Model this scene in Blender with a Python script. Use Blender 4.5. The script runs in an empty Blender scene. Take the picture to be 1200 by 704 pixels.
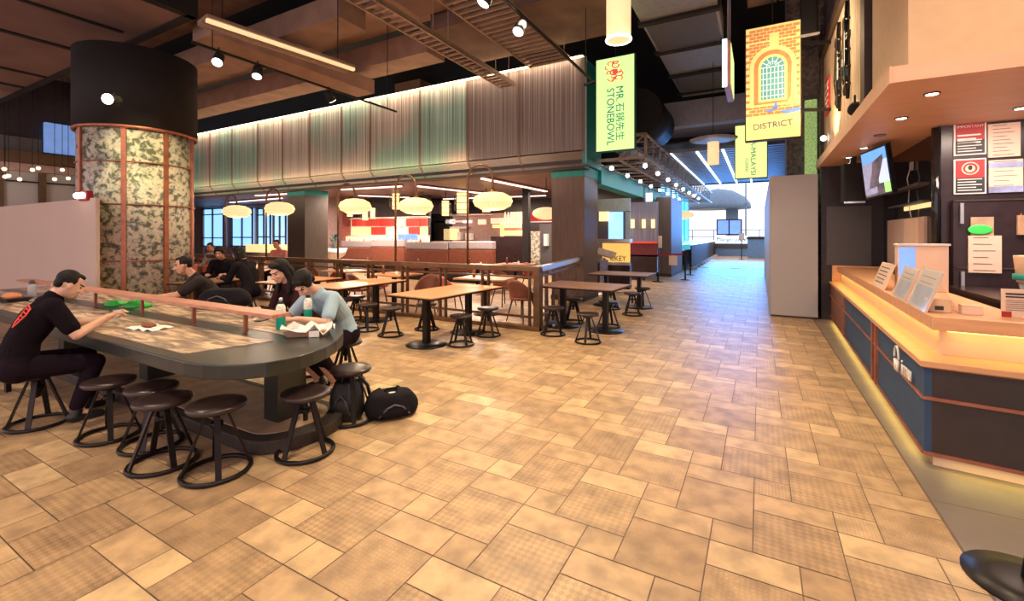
import bpy, bmesh, math, random
from mathutils import Vector, Matrix, Quaternion
random.seed(7)
C = bpy.context.scene.collection
PI = math.pi
V = Vector
# ---------------------------------------------------------------- camera, world, exposure
CAM_H = 1.6; FL = 525.0; HOR = 276.0; YAW = math.atan(290/FL)
cd = bpy.data.cameras.new('camera'); cam = bpy.data.objects.new('camera', cd); C.objects.link(cam)
cam.location = (0, 0, CAM_H); cam.rotation_euler = (PI/2, 0, YAW)
cd.sensor_fit = 'HORIZONTAL'; cd.sensor_width = 36; cd.lens = FL/1200*36
cd.shift_y = -(352-HOR)/1200.0
cd.clip_start = 0.05; cd.clip_end = 300
bpy.context.scene.camera = cam
sc = bpy.context.scene
sc.view_settings.view_transform = 'Standard'; sc.view_settings.look = 'None'
sc.view_settings.exposure = 0.22; sc.view_settings.gamma = 1.0; sc.view_settings.use_curve_mapping = False
w = bpy.data.worlds.new('world'); sc.world = w; w.use_nodes = True
nt = w.node_tree; nt.nodes.clear()
tc = nt.nodes.new('ShaderNodeTexCoord'); sep = nt.nodes.new('ShaderNodeSeparateXYZ')
nt.links.new(tc.outputs['Generated'], sep.inputs[0])
mr = nt.nodes.new('ShaderNodeMapRange'); mr.inputs['From Min'].default_value = 0.3; mr.inputs['From Max'].default_value = 0.75
nt.links.new(sep.outputs['Y'], mr.inputs['Value'])
mx = nt.nodes.new('ShaderNodeMix'); mx.data_type = 'RGBA'
mx.inputs['A'].default_value = (1.30, 1.02, 1.0, 1)      # warm ambient fill let in behind the viewer to brighten the hall
mx.inputs['B'].default_value = (1.0, 1.6, 2.3, 1)         # daylight sky beyond the open end of the aisle
nt.links.new(mr.outputs[0], mx.inputs['Factor'])
bg = nt.nodes.new('ShaderNodeBackground'); nt.links.new(mx.outputs['Result'], bg.inputs[0]); bg.inputs[1].default_value = 1.0
wo = nt.nodes.new('ShaderNodeOutputWorld'); nt.links.new(bg.outputs[0], wo.inputs[0])

def light(kind, name, loc, target, power, color=(1, .8, .58), size=.2, size_y=None, spot=1.2, blend=.6):
    d = bpy.data.lights.new(name, kind); o = bpy.data.objects.new(name, d); C.objects.link(o)
    o.location = loc; d.energy = power; d.color = color
    if kind == 'AREA':
        d.shape = 'RECTANGLE'; d.size = size; d.size_y = size_y or size
    elif kind == 'SPOT':
        d.spot_size = spot; d.spot_blend = blend; d.shadow_soft_size = size
    else: d.shadow_soft_size = size
    o.rotation_euler = (V(target)-V(loc)).to_track_quat('-Z', 'Y').to_euler()
    return o
WARM = (1, .79, .50)
for n, (l, t, p, s) in enumerate([((-2.9, 5.6, 4.6), (-3.4, 1.8, .6), 800, 2.1), ((-.6, 3.4, 5.3), (-.6, 2.6, 0), 430, 2.3),
        ((-2.4, 6.6, 4.9), (-1.6, 6.2, 0), 260, 2.3), ((-7.9, 4.9, 4.5), (-7, 4.6, 0), 420, 2.1),
        ((-5.6, 1.0, 4.7), (-5.6, 1.9, .5), 260, 2.1), ((-5.4, 5.6, 4.6), (-5, 5.6, 0), 420, 2.0),
        ((-1.2, .6, 5.2), (-1.0, 1.4, 0), 380, 2.4), ((-.4, 8.5, 4.8), (-.8, 8.2, 0), 120, 2.2)]):
    light('SPOT', 'spot_light', l, t, p*1.0, WARM, .10, spot=s, blend=.9)
light('AREA', 'daylight', (-1.2, 33, 3.2), (-1.2, 10, .2), 900, (.06, .32, 1), 5, 4)
for x, y, p in ((-8, 12.5, 90), (-14, 12.5, 100), (-20, 12.5, 80), (-11, 16.5, 90), (-6.5, 15, 70)):
    light('AREA', 'restaurant_light', (x, y, 3.2), (x, y, 0), p*2.6, (1, .76, .60), 1.2, .6)
light('AREA', 'far_hall_fill', (-18.4, 3, 3.0), (-20.2, 3.2, 3.4), 30, (1, .78, .70), 1, 5)  # unseen area light added to bring up the far left hall
light('AREA', 'kiosk_light', (2.3, 6.2, 2.88), (2.3, 6.5, 0), 50, (1, .78, .66), 1.2, .5)
light('AREA', 'kiosk_front_light', (2.2, 3.4, 3.8), (2.0, 4.9, 3.4), 24, (1, .62, .32), 1.6, .4)

# ---------------------------------------------------------------- placing helpers
FV = (-math.sin(YAW), math.cos(YAW)); RV = (math.cos(YAW), math.sin(YAW))
def _ray(px, py):
    u = (px-600)/FL; v = (HOR-py)/FL
    return FV[0]+u*RV[0], FV[1]+u*RV[1], v
def onz(px, py, z=0):
    r = _ray(px, py); t = (z-CAM_H)/r[2]; return V((t*r[0], t*r[1], z))
def ony(px, py, y):
    r = _ray(px, py); t = y/r[1]; return V((t*r[0], y, CAM_H+t*r[2]))
def onx(px, py, x):
    r = _ray(px, py); t = x/r[0]; return V((x, t*r[1], CAM_H+t*r[2]))
def ond(px, py, t):
    r = _ray(px, py); return V((t*r[0], t*r[1], CAM_H+t*r[2]))

# ---------------------------------------------------------------- materials
M = {}
def new_mat(name):
    m = bpy.data.materials.new(name); m.use_nodes = True
    return m, m.node_tree, m.node_tree.nodes['Principled BSDF']
def mat(name, col, rough=.6, metal=0, noise=.12, scale=8, emit=None, es=1, bump=0, stretch=None, alpha=None, trans=0, coords='Object', spec=None):
    m, t, b = new_mat(name)
    b.inputs['Roughness'].default_value = rough; b.inputs['Metallic'].default_value = metal
    if spec is not None: b.inputs['Specular IOR Level'].default_value = spec
    c = t.nodes.new('ShaderNodeTexCoord'); mp = t.nodes.new('ShaderNodeMapping')
    if stretch: mp.inputs['Scale'].default_value = stretch
    n = t.nodes.new('ShaderNodeTexNoise'); n.inputs['Scale'].default_value = scale; n.inputs['Detail'].default_value = 4
    t.links.new(c.outputs[coords], mp.inputs[0]); t.links.new(mp.outputs[0], n.inputs['Vector'])
    r = t.nodes.new('ShaderNodeValToRGB')
    r.color_ramp.elements[0].position = .3; r.color_ramp.elements[1].position = .7
    r.color_ramp.elements[0].color = [max(0, x*(1-noise)) for x in col]+[1]
    r.color_ramp.elements[1].color = [x*(1+noise) for x in col]+[1]
    t.links.new(n.outputs[0], r.inputs[0]); t.links.new(r.outputs[0], b.inputs['Base Color'])
    if bump:
        bp = t.nodes.new('ShaderNodeBump'); bp.inputs['Strength'].default_value = bump
        t.links.new(n.outputs[0], bp.inputs['Height']); t.links.new(bp.outputs[0], b.inputs['Normal'])
    if emit:
        b.inputs['Emission Color'].default_value = list(emit)+[1]; b.inputs['Emission Strength'].default_value = es
    if trans: b.inputs['Transmission Weight'].default_value = trans
    if alpha is not None: b.inputs['Alpha'].default_value = alpha
    M[name] = m
    return m
def ribs(name, c1, c2, axis_scale, scale=1, rough=.5, metal=.3, bump=.6, tint=None):
    """fine vertical threads: noise squeezed along one axis"""
    m, t, b = new_mat(name)
    c = t.nodes.new('ShaderNodeTexCoord'); mp = t.nodes.new('ShaderNodeMapping'); mp.inputs['Scale'].default_value = axis_scale
    n = t.nodes.new('ShaderNodeTexNoise'); n.inputs['Scale'].default_value = scale; n.inputs['Detail'].default_value = 3
    t.links.new(c.outputs['Object'], mp.inputs[0]); t.links.new(mp.outputs[0], n.inputs['Vector'])
    r = t.nodes.new('ShaderNodeValToRGB'); r.color_ramp.elements[0].position = .42; r.color_ramp.elements[1].position = .6
    r.color_ramp.elements[0].color = list(c1)+[1]; r.color_ramp.elements[1].color = list(c2)+[1]
    t.links.new(n.outputs[0], r.inputs[0]); last = r.outputs[0]
    if tint:
        n2 = t.nodes.new('ShaderNodeTexNoise'); n2.inputs['Scale'].default_value = .45; n2.inputs['Detail'].default_value = 1
        t.links.new(c.outputs['Object'], n2.inputs['Vector'])
        r2 = t.nodes.new('ShaderNodeValToRGB'); r2.color_ramp.elements[0].position = .44; r2.color_ramp.elements[1].position = .58
        r2.color_ramp.elements[0].color = (1, 1, 1, 1); r2.color_ramp.elements[1].color = list(tint)+[1]
        t.links.new(n2.outputs[0], r2.inputs[0])
        q = t.nodes.new('ShaderNodeMix'); q.data_type = 'RGBA'; q.blend_type = 'MULTIPLY'; q.inputs['Factor'].default_value = 1
        t.links.new(last, q.inputs['A']); t.links.new(r2.outputs[0], q.inputs['B']); last = q.outputs['Result']
    t.links.new(last, b.inputs['Base Color'])
    bp = t.nodes.new('ShaderNodeBump'); bp.inputs['Strength'].default_value = bump; bp.inputs['Distance'].default_value = .02
    t.links.new(n.outputs[0], bp.inputs['Height']); t.links.new(bp.outputs[0], b.inputs['Normal'])
    b.inputs['Roughness'].default_value = rough; b.inputs['Metallic'].default_value = metal
    M[name] = m
mat('dark_metal', (.022, .017, .018), .38, .6); mat('stool_seat', (.032, .018, .018), .30, 0)
mat('black_plastic', (.012, .012, .014), .4); mat('black_cloth', (.012, .010, .014), .9, bump=.2, spec=.12)
mat('black_tee', (.010, .006, .010), .95, bump=.1, scale=20, spec=.1); mat('grey_tee', (.035, .027, .027), .95, spec=.1)
mat('dark_trousers', (.014, .007, .014), .9, spec=.12); mat('blue_shirt', (.36, .50, .62), .85, noise=.06, bump=.1)
mat('skin', (.62, .32, .22), .5, noise=.05); mat('skin_light', (.72, .42, .31), .5, noise=.05)
mat('lip', (.42, .14, .11), .5); mat('eye', (.02, .012, .01), .2); mat('hair', (.010, .006, .006), .6, spec=.25, stretch=(30, 30, 4), bump=.3)
mat('brown_jacket', (.035, .013, .014), .9, spec=.12); mat('pink_cloth', (.55, .22, .22), .85); mat('white_cloth', (.6, .52, .5), .85)
mat('bronze', (.20, .115, .065), .38, .7, noise=.2); mat('copper', (.46, .17, .11), .4, .6, noise=.2)
mat('table_rim', (.055, .060, .058), .28, .55, noise=.1, scale=3)
mat('wood_orange', (.62, .29, .13), .35, noise=.18, scale=3, stretch=(8, 1, 8))
mat('wood_brown', (.30, .15, .09), .4, noise=.25, scale=3, stretch=(10, 1, 10)); mat('wood_counter', (.70, .36, .17), .4, noise=.12, scale=2, stretch=(1, 9, 9))
mat('soffit_wood', (.80, .47, .33), .45, noise=.07, scale=1.5, stretch=(1, 6, 6)); mat('fascia_side', (.78, .48, .33), .5, noise=.04)
mat('divider_wood', (.50, .22, .15), .4, noise=.2, scale=4, stretch=(2, 12, 12))
mat('cream_wall', (.74, .53, .35), .7, noise=.04); mat('partition', (.62, .47, .40), .75, noise=.03, scale=1)
mat('hoarding', (.43, .41, .43), .6, noise=.03, scale=1); mat('dark_wall', (.028, .020, .026), .45, noise=.2); mat('kiosk_wall', (.030, .016, .018), .25, noise=.2)
mat('grey_panel', (.085, .08, .09), .5, noise=.05)
mat('counter_blue', (.05, .09, .17), .75, spec=.2, noise=.12, scale=2); mat('counter_dark', (.045, .03, .026), .5, noise=.1)
mat('teal', (.015, .27, .25), .55, noise=.1); mat('teal_dark', (.012, .10, .09), .55)
mat('concrete', (.17, .105, .085), .85, noise=.3, scale=1.6, bump=.3); mat('concrete_light', (.34, .21, .16), .85, noise=.2, scale=2, bump=.2)
mat('board', (.22, .125, .105), .8, noise=.15, scale=1.2); mat('ceiling_dark', (.012, .009, .013), .9); mat('duct_silver', (.30, .30, .34), .45, .4, noise=.1)
mat('tray_metal', (.38, .27, .21), .5, .5); mat('joint_dark', (.008, .006, .007), .8)
mat('white_paint', (.75, .72, .70), .6, noise=.03); mat('paper', (.80, .58, .46), .8, noise=.03); mat('paper_white', (.85, .8, .76), .7, noise=.02)
mat('leather', (.23, .075, .045), .4, noise=.15); mat('grey_vinyl', (.40, .36, .38), .5, noise=.08); mat('coral', (.62, .13, .09), .45)
mat('red', (.42, .02, .025), .5); mat('red_glow', (.6, .05, .04), .5, emit=(1, .08, .05), es=.25); mat('red_strap', (.45, .01, .04), .6)
mat('green_bag', (.03, .42, .06), .45, bump=.4); mat('green_sticker', (.05, .8, .12), .5); mat('teal_drink', (.0, .34, .27), .2, noise=.05); mat('bottle_white', (.72, .70, .68), .3)
mat('bottle_label', (.80, .80, .74), .5, noise=.25, scale=60); mat('orange_food', (.75, .28, .14), .6, bump=.4); mat('cardboard', (.42, .26, .17), .8)
mat('plinth_tan', (.46, .31, .20), .6, noise=.2); mat('plinth_dark', (.05, .035, .03), .6)
mat('silver', (.6, .6, .62), .3, .9, noise=.05); mat('brown_food', (.25, .07, .03), .6, noise=.4, scale=40)
mat('lamp_black', (.013, .011, .012), .6, spec=.3); mat('wood_panel', (.15, .095, .075), .5, noise=.2, scale=2, stretch=(14, 14, 1))
mat('dark_wood_panel', (.07, .055, .045), .5, noise=.2, scale=2, stretch=(14, 14, 1)); mat('interior_pink', (.40, .27, .25), .7); mat('interior_red_wall', (.30, .10, .09), .7)
mat('kraft_wall', (.42, .22, .17), .8, noise=.1); mat('lintel', (.10, .055, .03), .7)
mat('glow_warm', (1, .8, .5), emit=(1, .78, .42), es=2.6); mat('glow_white', (1, 1, 1), emit=(1, .93, .85), es=6); mat('glow_strip', (1, .8, .5), emit=(1, .74, .38), es=5)
mat('glow_ledge', (1, .8, .3), emit=(1, .72, .22), es=2.5); mat('glow_bulb', (1, 1, 1), emit=(.92, .97, 1), es=12); mat('glow_ceiling', (1, .9, .85), emit=(1, .82, .72), es=1.6)
mat('glow_cool', (1, 1, 1), emit=(.65, .85, 1), es=2.5); mat('glow_blue_window', (.3, .5, .8), emit=(.24, .50, .95), es=1.5, noise=.15)
mat('lantern', (.9, .62, .28), .7, emit=(1, .72, .40), es=.72, noise=.15); mat('lantern_warm', (1, .6, .2), .7, emit=(1, .66, .25), es=1.7)
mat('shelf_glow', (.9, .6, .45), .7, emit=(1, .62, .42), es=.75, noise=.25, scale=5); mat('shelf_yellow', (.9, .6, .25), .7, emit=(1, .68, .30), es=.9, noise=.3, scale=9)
mat('banner_face', (.55, .8, .25), .5, emit=(.62, 1, .36), es=.80, noise=.02); mat('banner_face_yellow', (.7, .8, .25), .5, emit=(.86, 1, .35), es=.85, noise=.02)
mat('banner_text', (.01, .12, .10), .5, emit=(.01, .10, .08), es=1); mat('banner_red', (.5, .05, .04), .5, emit=(.55, .06, .05), es=1)
mat('glass', (.9, .95, 1), .05, alpha=.18); mat('clear_plastic', (.8, .85, .9), .08, alpha=.35, noise=.02)
mat('glow_dim_blue', (.12, .2, .4), .5, emit=(.16, .28, .62), es=.7, noise=.3, scale=3)
mat('teal_glass', (.1, .65, .7), .1, emit=(.10, .62, .78), es=.55, noise=.2); mat('menu_blue', (.1, .2, .5), .4, emit=(.16, .30, .80), es=1.0, noise=.3, scale=3)
mat('tree_leaf', (.10, .16, .22), .9, bump=.5, emit=(.08, .18, .30), es=.5); mat('far_floor', (.3, .45, .6), .5)
mat('outdoor_white', (.9, .95, 1), .9, emit=(.72, .88, 1), es=.95, noise=.03); mat('sign_frame', (.05, .03, .025), .5)
mat('yellow_acrylic', (.8, .5, .12), .5, emit=(1, .62, .15), es=.65, noise=.05); mat('pale_green_metal', (.38, .46, .44), .5)
mat('curtain', (.20, .20, .28), .8, noise=.25, scale=2, stretch=(14, 14, .3)); mat('poster_black', (.02, .018, .02), .5); mat('text_white', (.85, .8, .75), .6)
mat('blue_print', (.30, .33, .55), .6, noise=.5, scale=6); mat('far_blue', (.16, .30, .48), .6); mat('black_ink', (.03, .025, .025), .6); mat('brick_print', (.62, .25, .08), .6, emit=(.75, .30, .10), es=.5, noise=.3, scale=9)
mat('print_yellow', (.85, .65, .2), .6, emit=(1, .74, .26), es=.62, noise=.12); mat('print_green', (.08, .25, .22), .6, emit=(.12, .35, .32), es=.7); mat('print_pale', (.8, .85, .8), .6, emit=(.8, .95, .8), es=.8)
mat('print_cyan', (.03, .17, .32), .8, spec=.1); mat('print_blue', (.1, .2, .5), .6, emit=(.14, .28, .62), es=.7); mat('print_sky', (.2, .5, .7), .6, emit=(.16, .48, .72), es=.8)
mat('rock', (.13, .11, .12), .9, noise=.55, scale=14, bump=.9); mat('green_light_paint', (.40, .55, .20), .8, emit=(.5, .75, .25), es=.35, noise=.6, scale=30)  # the green one glows, painting light onto the pillar
mat('sign_wood', (.62, .46, .33), .6, noise=.35, scale=4, stretch=(3, 3, .5)); mat('black_gloss', (.01, .01, .012), .08)
mat('tile_print', (.5, .4, .4), .6)
ribs('ribbed', (.17, .14, .13), (.66, .60, .54), (110, 110, .25), 1, tint=(.55, .98, .95))
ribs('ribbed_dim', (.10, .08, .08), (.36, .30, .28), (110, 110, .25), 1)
ribs('ribbed_low', (.17, .14, .13), (.55, .48, .42), (90, 90, .3), 1, tint=(.6, .98, .88))

def mottled():
    m, t, b = new_mat('mottled')
    c = t.nodes.new('ShaderNodeTexCoord')
    v = t.nodes.new('ShaderNodeTexNoise'); v.inputs['Scale'].default_value = 10; v.inputs['Detail'].default_value = 7; v.inputs['Roughness'].default_value = .62; v.inputs['Distortion'].default_value = .3
    v2 = t.nodes.new('ShaderNodeTexNoise'); v2.inputs['Scale'].default_value = 3.2
    t.links.new(c.outputs['Object'], v.inputs['Vector']); t.links.new(c.outputs['Object'], v2.inputs['Vector'])
    r = t.nodes.new('ShaderNodeValToRGB'); r.color_ramp.interpolation = 'CONSTANT'
    e = r.color_ramp.elements; e[0].position = 0; e[0].color = (.13, .12, .09, 1); e[1].position = .43; e[1].color = (.27, .30, .25, 1)
    for p, cc in ((.485, (.60, .54, .45, 1)), (.56, (.72, .64, .54, 1)), (.63, (.40, .47, .46, 1))):
        k = e.new(p); k.color = cc
    t.links.new(v.outputs[0], r.inputs[0])
    q = t.nodes.new('ShaderNodeMix'); q.data_type = 'RGBA'; q.blend_type = 'OVERLAY'; q.inputs['Factor'].default_value = .15
    t.links.new(r.outputs[0], q.inputs['A']); t.links.new(v2.outputs['Color'], q.inputs['B'])
    t.links.new(q.outputs['Result'], b.inputs['Base Color']); b.inputs['Roughness'].default_value = .45
    M['mottled'] = m
mottled()
def table_inlay():
    m, t, b = new_mat('table_inlay')
    c = t.nodes.new('ShaderNodeTexCoord'); mp = t.nodes.new('ShaderNodeMapping')
    mp.inputs['Rotation'].default_value = (0, 0, .25); mp.inputs['Scale'].default_value = (1.2, 5.5, 1)
    n = t.nodes.new('ShaderNodeTexNoise'); n.inputs['Scale'].default_value = 2.6; n.inputs['Detail'].default_value = 5; n.inputs['Distortion'].default_value = .7
    t.links.new(c.outputs['Object'], mp.inputs[0]); t.links.new(mp.outputs[0], n.inputs['Vector'])
    r = t.nodes.new('ShaderNodeValToRGB'); e = r.color_ramp.elements
    e[0].position = .38; e[0].color = (.24, .18, .14, 1); e[1].position = .62; e[1].color = (.80, .58, .38, 1); k = e.new(.5); k.color = (.42, .31, .24, 1)
    t.links.new(n.outputs[0], r.inputs[0]); t.links.new(r.outputs[0], b.inputs['Base Color'])
    b.inputs['Roughness'].default_value = .25
    M['table_inlay'] = m
table_inlay()

# ---------------------------------------------------------------- mesh builder
class MB:
    def __init__(s): s.v = []; s.f = []; s.m = []; s.cm = 0; s.sm = []
    def add(s, vs, fs, smooth=False):
        k = len(s.v); s.v += [tuple(p) for p in vs]
        for f in fs: s.f.append([k+i for i in f]); s.m.append(s.cm); s.sm.append(smooth)
        return s
    def box(s, a, b, rot=None):
        x0, y0, z0 = a; x1, y1, z1 = b
        vs = [(x, y, z) for x in (x0, x1) for y in (y0, y1) for z in (z0, z1)]
        if rot:
            c = V(((x0+x1)/2, (y0+y1)/2, (z0+z1)/2)); vs = [rot @ (V(p)-c)+c for p in vs]
        return s.add(vs, [(0, 1, 3, 2), (4, 6, 7, 5), (0, 4, 5, 1), (2, 3, 7, 6), (0, 2, 6, 4), (1, 5, 7, 3)])
    def cbox(s, c, d, rot=None):
        return s.box([c[i]-d[i]/2 for i in range(3)], [c[i]+d[i]/2 for i in range(3)], rot)
    def quad(s, *p): return s.add(p, [tuple(range(len(p)))])
    def prism(s, poly, z0, z1):
        n = len(poly); vs = [(p[0], p[1], z0) for p in poly]+[(p[0], p[1], z1) for p in poly]
        s.add(vs, [tuple(range(n))[::-1], tuple(range(n, 2*n))]+[(i, (i+1) % n, n+(i+1) % n, n+i) for i in range(n)])
        return s
    def hexa(s, lo, hi):      # 4 bottom + 4 top points
        return s.add(list(lo)+list(hi), [(3, 2, 1, 0), (4, 5, 6, 7), (0, 1, 5, 4), (1, 2, 6, 5), (2, 3, 7, 6), (3, 0, 4, 7)])
    def bar(s, p0, p1, wx, wy=None, up=(0, 0, 1)):   # rectangular bar between points
        p0 = V(p0); p1 = V(p1); wy = wy or wx; d = (p1-p0).normalized(); u = V(up)
        if abs(d.dot(u)) > .98: u = V((0, 1, 0))
        a = d.cross(u).normalized(); b = a.cross(d).normalized()
        q = lambda p: [p-a*wx/2-b*wy/2, p+a*wx/2-b*wy/2, p+a*wx/2+b*wy/2, p-a*wx/2+b*wy/2]
        return s.hexa(q(p0), q(p1))
    def tube(s, pts, r, n=10, closed=False, smooth=True):
        pts = [V(p) for p in pts]; N = len(pts); rings = []
        rr = r if isinstance(r, (list, tuple)) else [r]*N
        ref = None
        for i, p in enumerate(pts):
            if closed: d = pts[(i+1) % N]-pts[i-1]
            else: d = pts[min(i+1, N-1)]-pts[max(i-1, 0)]
            d.normalize()
            if ref is None: ref = V((0, 0, 1)) if abs(d.z) < .9 else V((1, 0, 0))
            a = d.cross(ref).normalized(); b = a.cross(d).normalized(); ref = b
            rings.append([p+(a*math.cos(2*PI*k/n)+b*math.sin(2*PI*k/n))*rr[i] for k in range(n)])
        vs = [q for ring in rings for q in ring]; fs = []
        for i in range(N if closed else N-1):
            j = (i+1) % N
            for k in range(n): fs.append((i*n+k, i*n+(k+1) % n, j*n+(k+1) % n, j*n+k))
        s.add(vs, fs, smooth)
        if not closed: s.add(rings[0], [tuple(range(n))[::-1]]); s.add(rings[-1], [tuple(range(n))])
        return s
    def cyl(s, p0, p1, r, n=16): return s.tube([p0, p1], r, n)
    def lathe(s, prof, c=(0, 0, 0), n=24, smooth=True, sx=1, sy=1):
        vs = []; fs = []
        for (r, z) in prof:
            for k in range(n): vs.append((c[0]+r*math.cos(2*PI*k/n)*sx, c[1]+r*math.sin(2*PI*k/n)*sy, c[2]+z))
        for i in range(len(prof)-1):
            for k in range(n): fs.append((i*n+k, i*n+(k+1) % n, (i+1)*n+(k+1) % n, (i+1)*n+k))
        s.add(vs, fs, smooth)
        if prof[0][0] > 1e-4: s.add(vs[:n], [tuple(range(n))[::-1]])
        if prof[-1][0] > 1e-4: s.add(vs[-n:], [tuple(range(n))])
        return s
    def ring(s, c, R, r, n=28, nt=8, flat=1.0):
        vs = []; fs = []
        for i in range(n):
            a = 2*PI*i/n
            for k in range(nt):
                b = 2*PI*k/nt; q = R+r*math.cos(b)
                vs.append((c[0]+q*math.cos(a), c[1]+q*math.sin(a), c[2]+r*flat*math.sin(b)))
        for i in range(n):
            for k in range(nt): fs.append((i*nt+k, ((i+1) % n)*nt+k, ((i+1) % n)*nt+(k+1) % nt, i*nt+(k+1) % nt))
        return s.add(vs, fs, True)
    def ball(s, c, rad, n=14, rot=None):
        if not isinstance(rad, (tuple, list, Vector)): rad = (rad,)*3
        vs = []; fs = []; h = n//2+1
        for i in range(h+1):
            th = PI*i/h
            for k in range(n):
                ph = 2*PI*k/n; p = V((rad[0]*math.sin(th)*math.cos(ph), rad[1]*math.sin(th)*math.sin(ph), rad[2]*math.cos(th)))
                if rot: p = rot @ p
                vs.append(V(c)+p)
        for i in range(h):
            for k in range(n): fs.append((i*n+k, (i+1)*n+k, (i+1)*n+(k+1) % n, i*n+(k+1) % n))
        return s.add(vs, fs, True)
    def capsule(s, p0, r0, p1, r1, n=12):
        p0 = V(p0); p1 = V(p1); d = p1-p0; L = d.length
        if L < 1e-5: return s.ball(p0, max(r0, r1), n)
        d.normalize(); ref = V((0, 0, 1)) if abs(d.z) < .9 else V((1, 0, 0)); a = d.cross(ref).normalized(); b = a.cross(d)
        rows = []
        for i in range(5): th = PI/2*(1-i/4); rows.append((p0-d*r0*math.sin(th), r0*math.cos(th)))
        for i in range(5): th = PI/2*i/4; rows.append((p1+d*r1*math.sin(th), r1*math.cos(th)))
        vs = [p+(a*math.cos(2*PI*k/n)+b*math.sin(2*PI*k/n))*max(r, 1e-5) for p, r in rows for k in range(n)]
        fs = [(i*n+k, i*n+(k+1) % n, (i+1)*n+(k+1) % n, (i+1)*n+k) for i in range(len(rows)-1) for k in range(n)]
        return s.add(vs, fs, True)
    def mesh(s, name, off=(0, 0, 0)):
        me = bpy.data.meshes.new(name)
        me.from_pydata([(p[0]-off[0], p[1]-off[1], p[2]-off[2]) for p in s.v], [], s.f)
        me.polygons.foreach_set('material_index', s.m); me.polygons.foreach_set('use_smooth', s.sm)
        bm = bmesh.new(); bm.from_mesh(me); bmesh.ops.remove_doubles(bm, verts=bm.verts, dist=1e-6)
        bmesh.ops.recalc_face_normals(bm, faces=bm.faces); bm.to_mesh(me); bm.free(); me.update()
        return me
    def build(s, name, mats, parent=None, world=False, bevel=0, label=None):
        off = parent.location if (world and parent is not None) else (0, 0, 0)
        top = parent is None and world
        if top:    # centre the origin of a free-standing mesh on its base
            xs = [p[0] for p in s.v]; ys = [p[1] for p in s.v]; off = ((min(xs)+max(xs))/2, (min(ys)+max(ys))/2, min(p[2] for p in s.v))
        me = s.mesh(name, off)
        for m in (mats if isinstance(mats, (list, tuple)) else [mats]): me.materials.append(M[m])
        o = bpy.data.objects.new(name, me); C.objects.link(o)
        if top: o.location = off
        if parent is not None: o.parent = parent
        if bevel:
            b = o.modifiers.new('bevel', 'BEVEL'); b.width = bevel; b.segments = 2; b.limit_method = 'ANGLE'
        if label: o['label'] = label
        return o
def tag(o, label, cat, group=None):
    o['label'] = label; o['category'] = cat
    if group: o['group'] = group
    return o
def struct(o): o['kind'] = 'structure'; return o
def thing(name, label, cat, loc=(0, 0, 0), rz=0, group=None):
    o = bpy.data.objects.new(name, None); C.objects.link(o); o.location = loc; o.rotation_euler = (0, 0, rz); o.empty_display_size = .1
    return tag(o, label, cat, group)
KIDS = {}
def copy_tree(o, parent=None):
    c = o.copy(); C.objects.link(c)
    if parent is not None: c.parent = parent
    for ch in [x for x in o.children]: copy_tree(ch, c)
    return c
def dup(o, loc, rz, label, group=None):
    c = copy_tree(o); c.location = loc; c.rotation_euler = (0, 0, rz); c['label'] = label
    if group: c['group'] = group
    return c
def text(s_, size, m, parent, loc, rot, name='lettering', depth=.004, align='CENTER', sx=1, space=1):
    cu = bpy.data.curves.new(name, 'FONT'); cu.body = s_; cu.size = size; cu.extrude = depth; cu.align_x = align; cu.align_y = 'CENTER'; cu.space_character = space
    t = bpy.data.objects.new(name, cu); C.objects.link(t)
    dg = bpy.context.evaluated_depsgraph_get(); me = bpy.data.meshes.new_from_object(t.evaluated_get(dg))
    bpy.data.objects.remove(t); bpy.data.curves.remove(cu)
    for vtx in me.vertices: vtx.co.x *= sx
    me.materials.clear(); me.materials.append(M[m]); me.name = name
    o = bpy.data.objects.new(name, me); C.objects.link(o); o.parent = parent; o.location = loc; o.rotation_euler = rot
    return o

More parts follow.
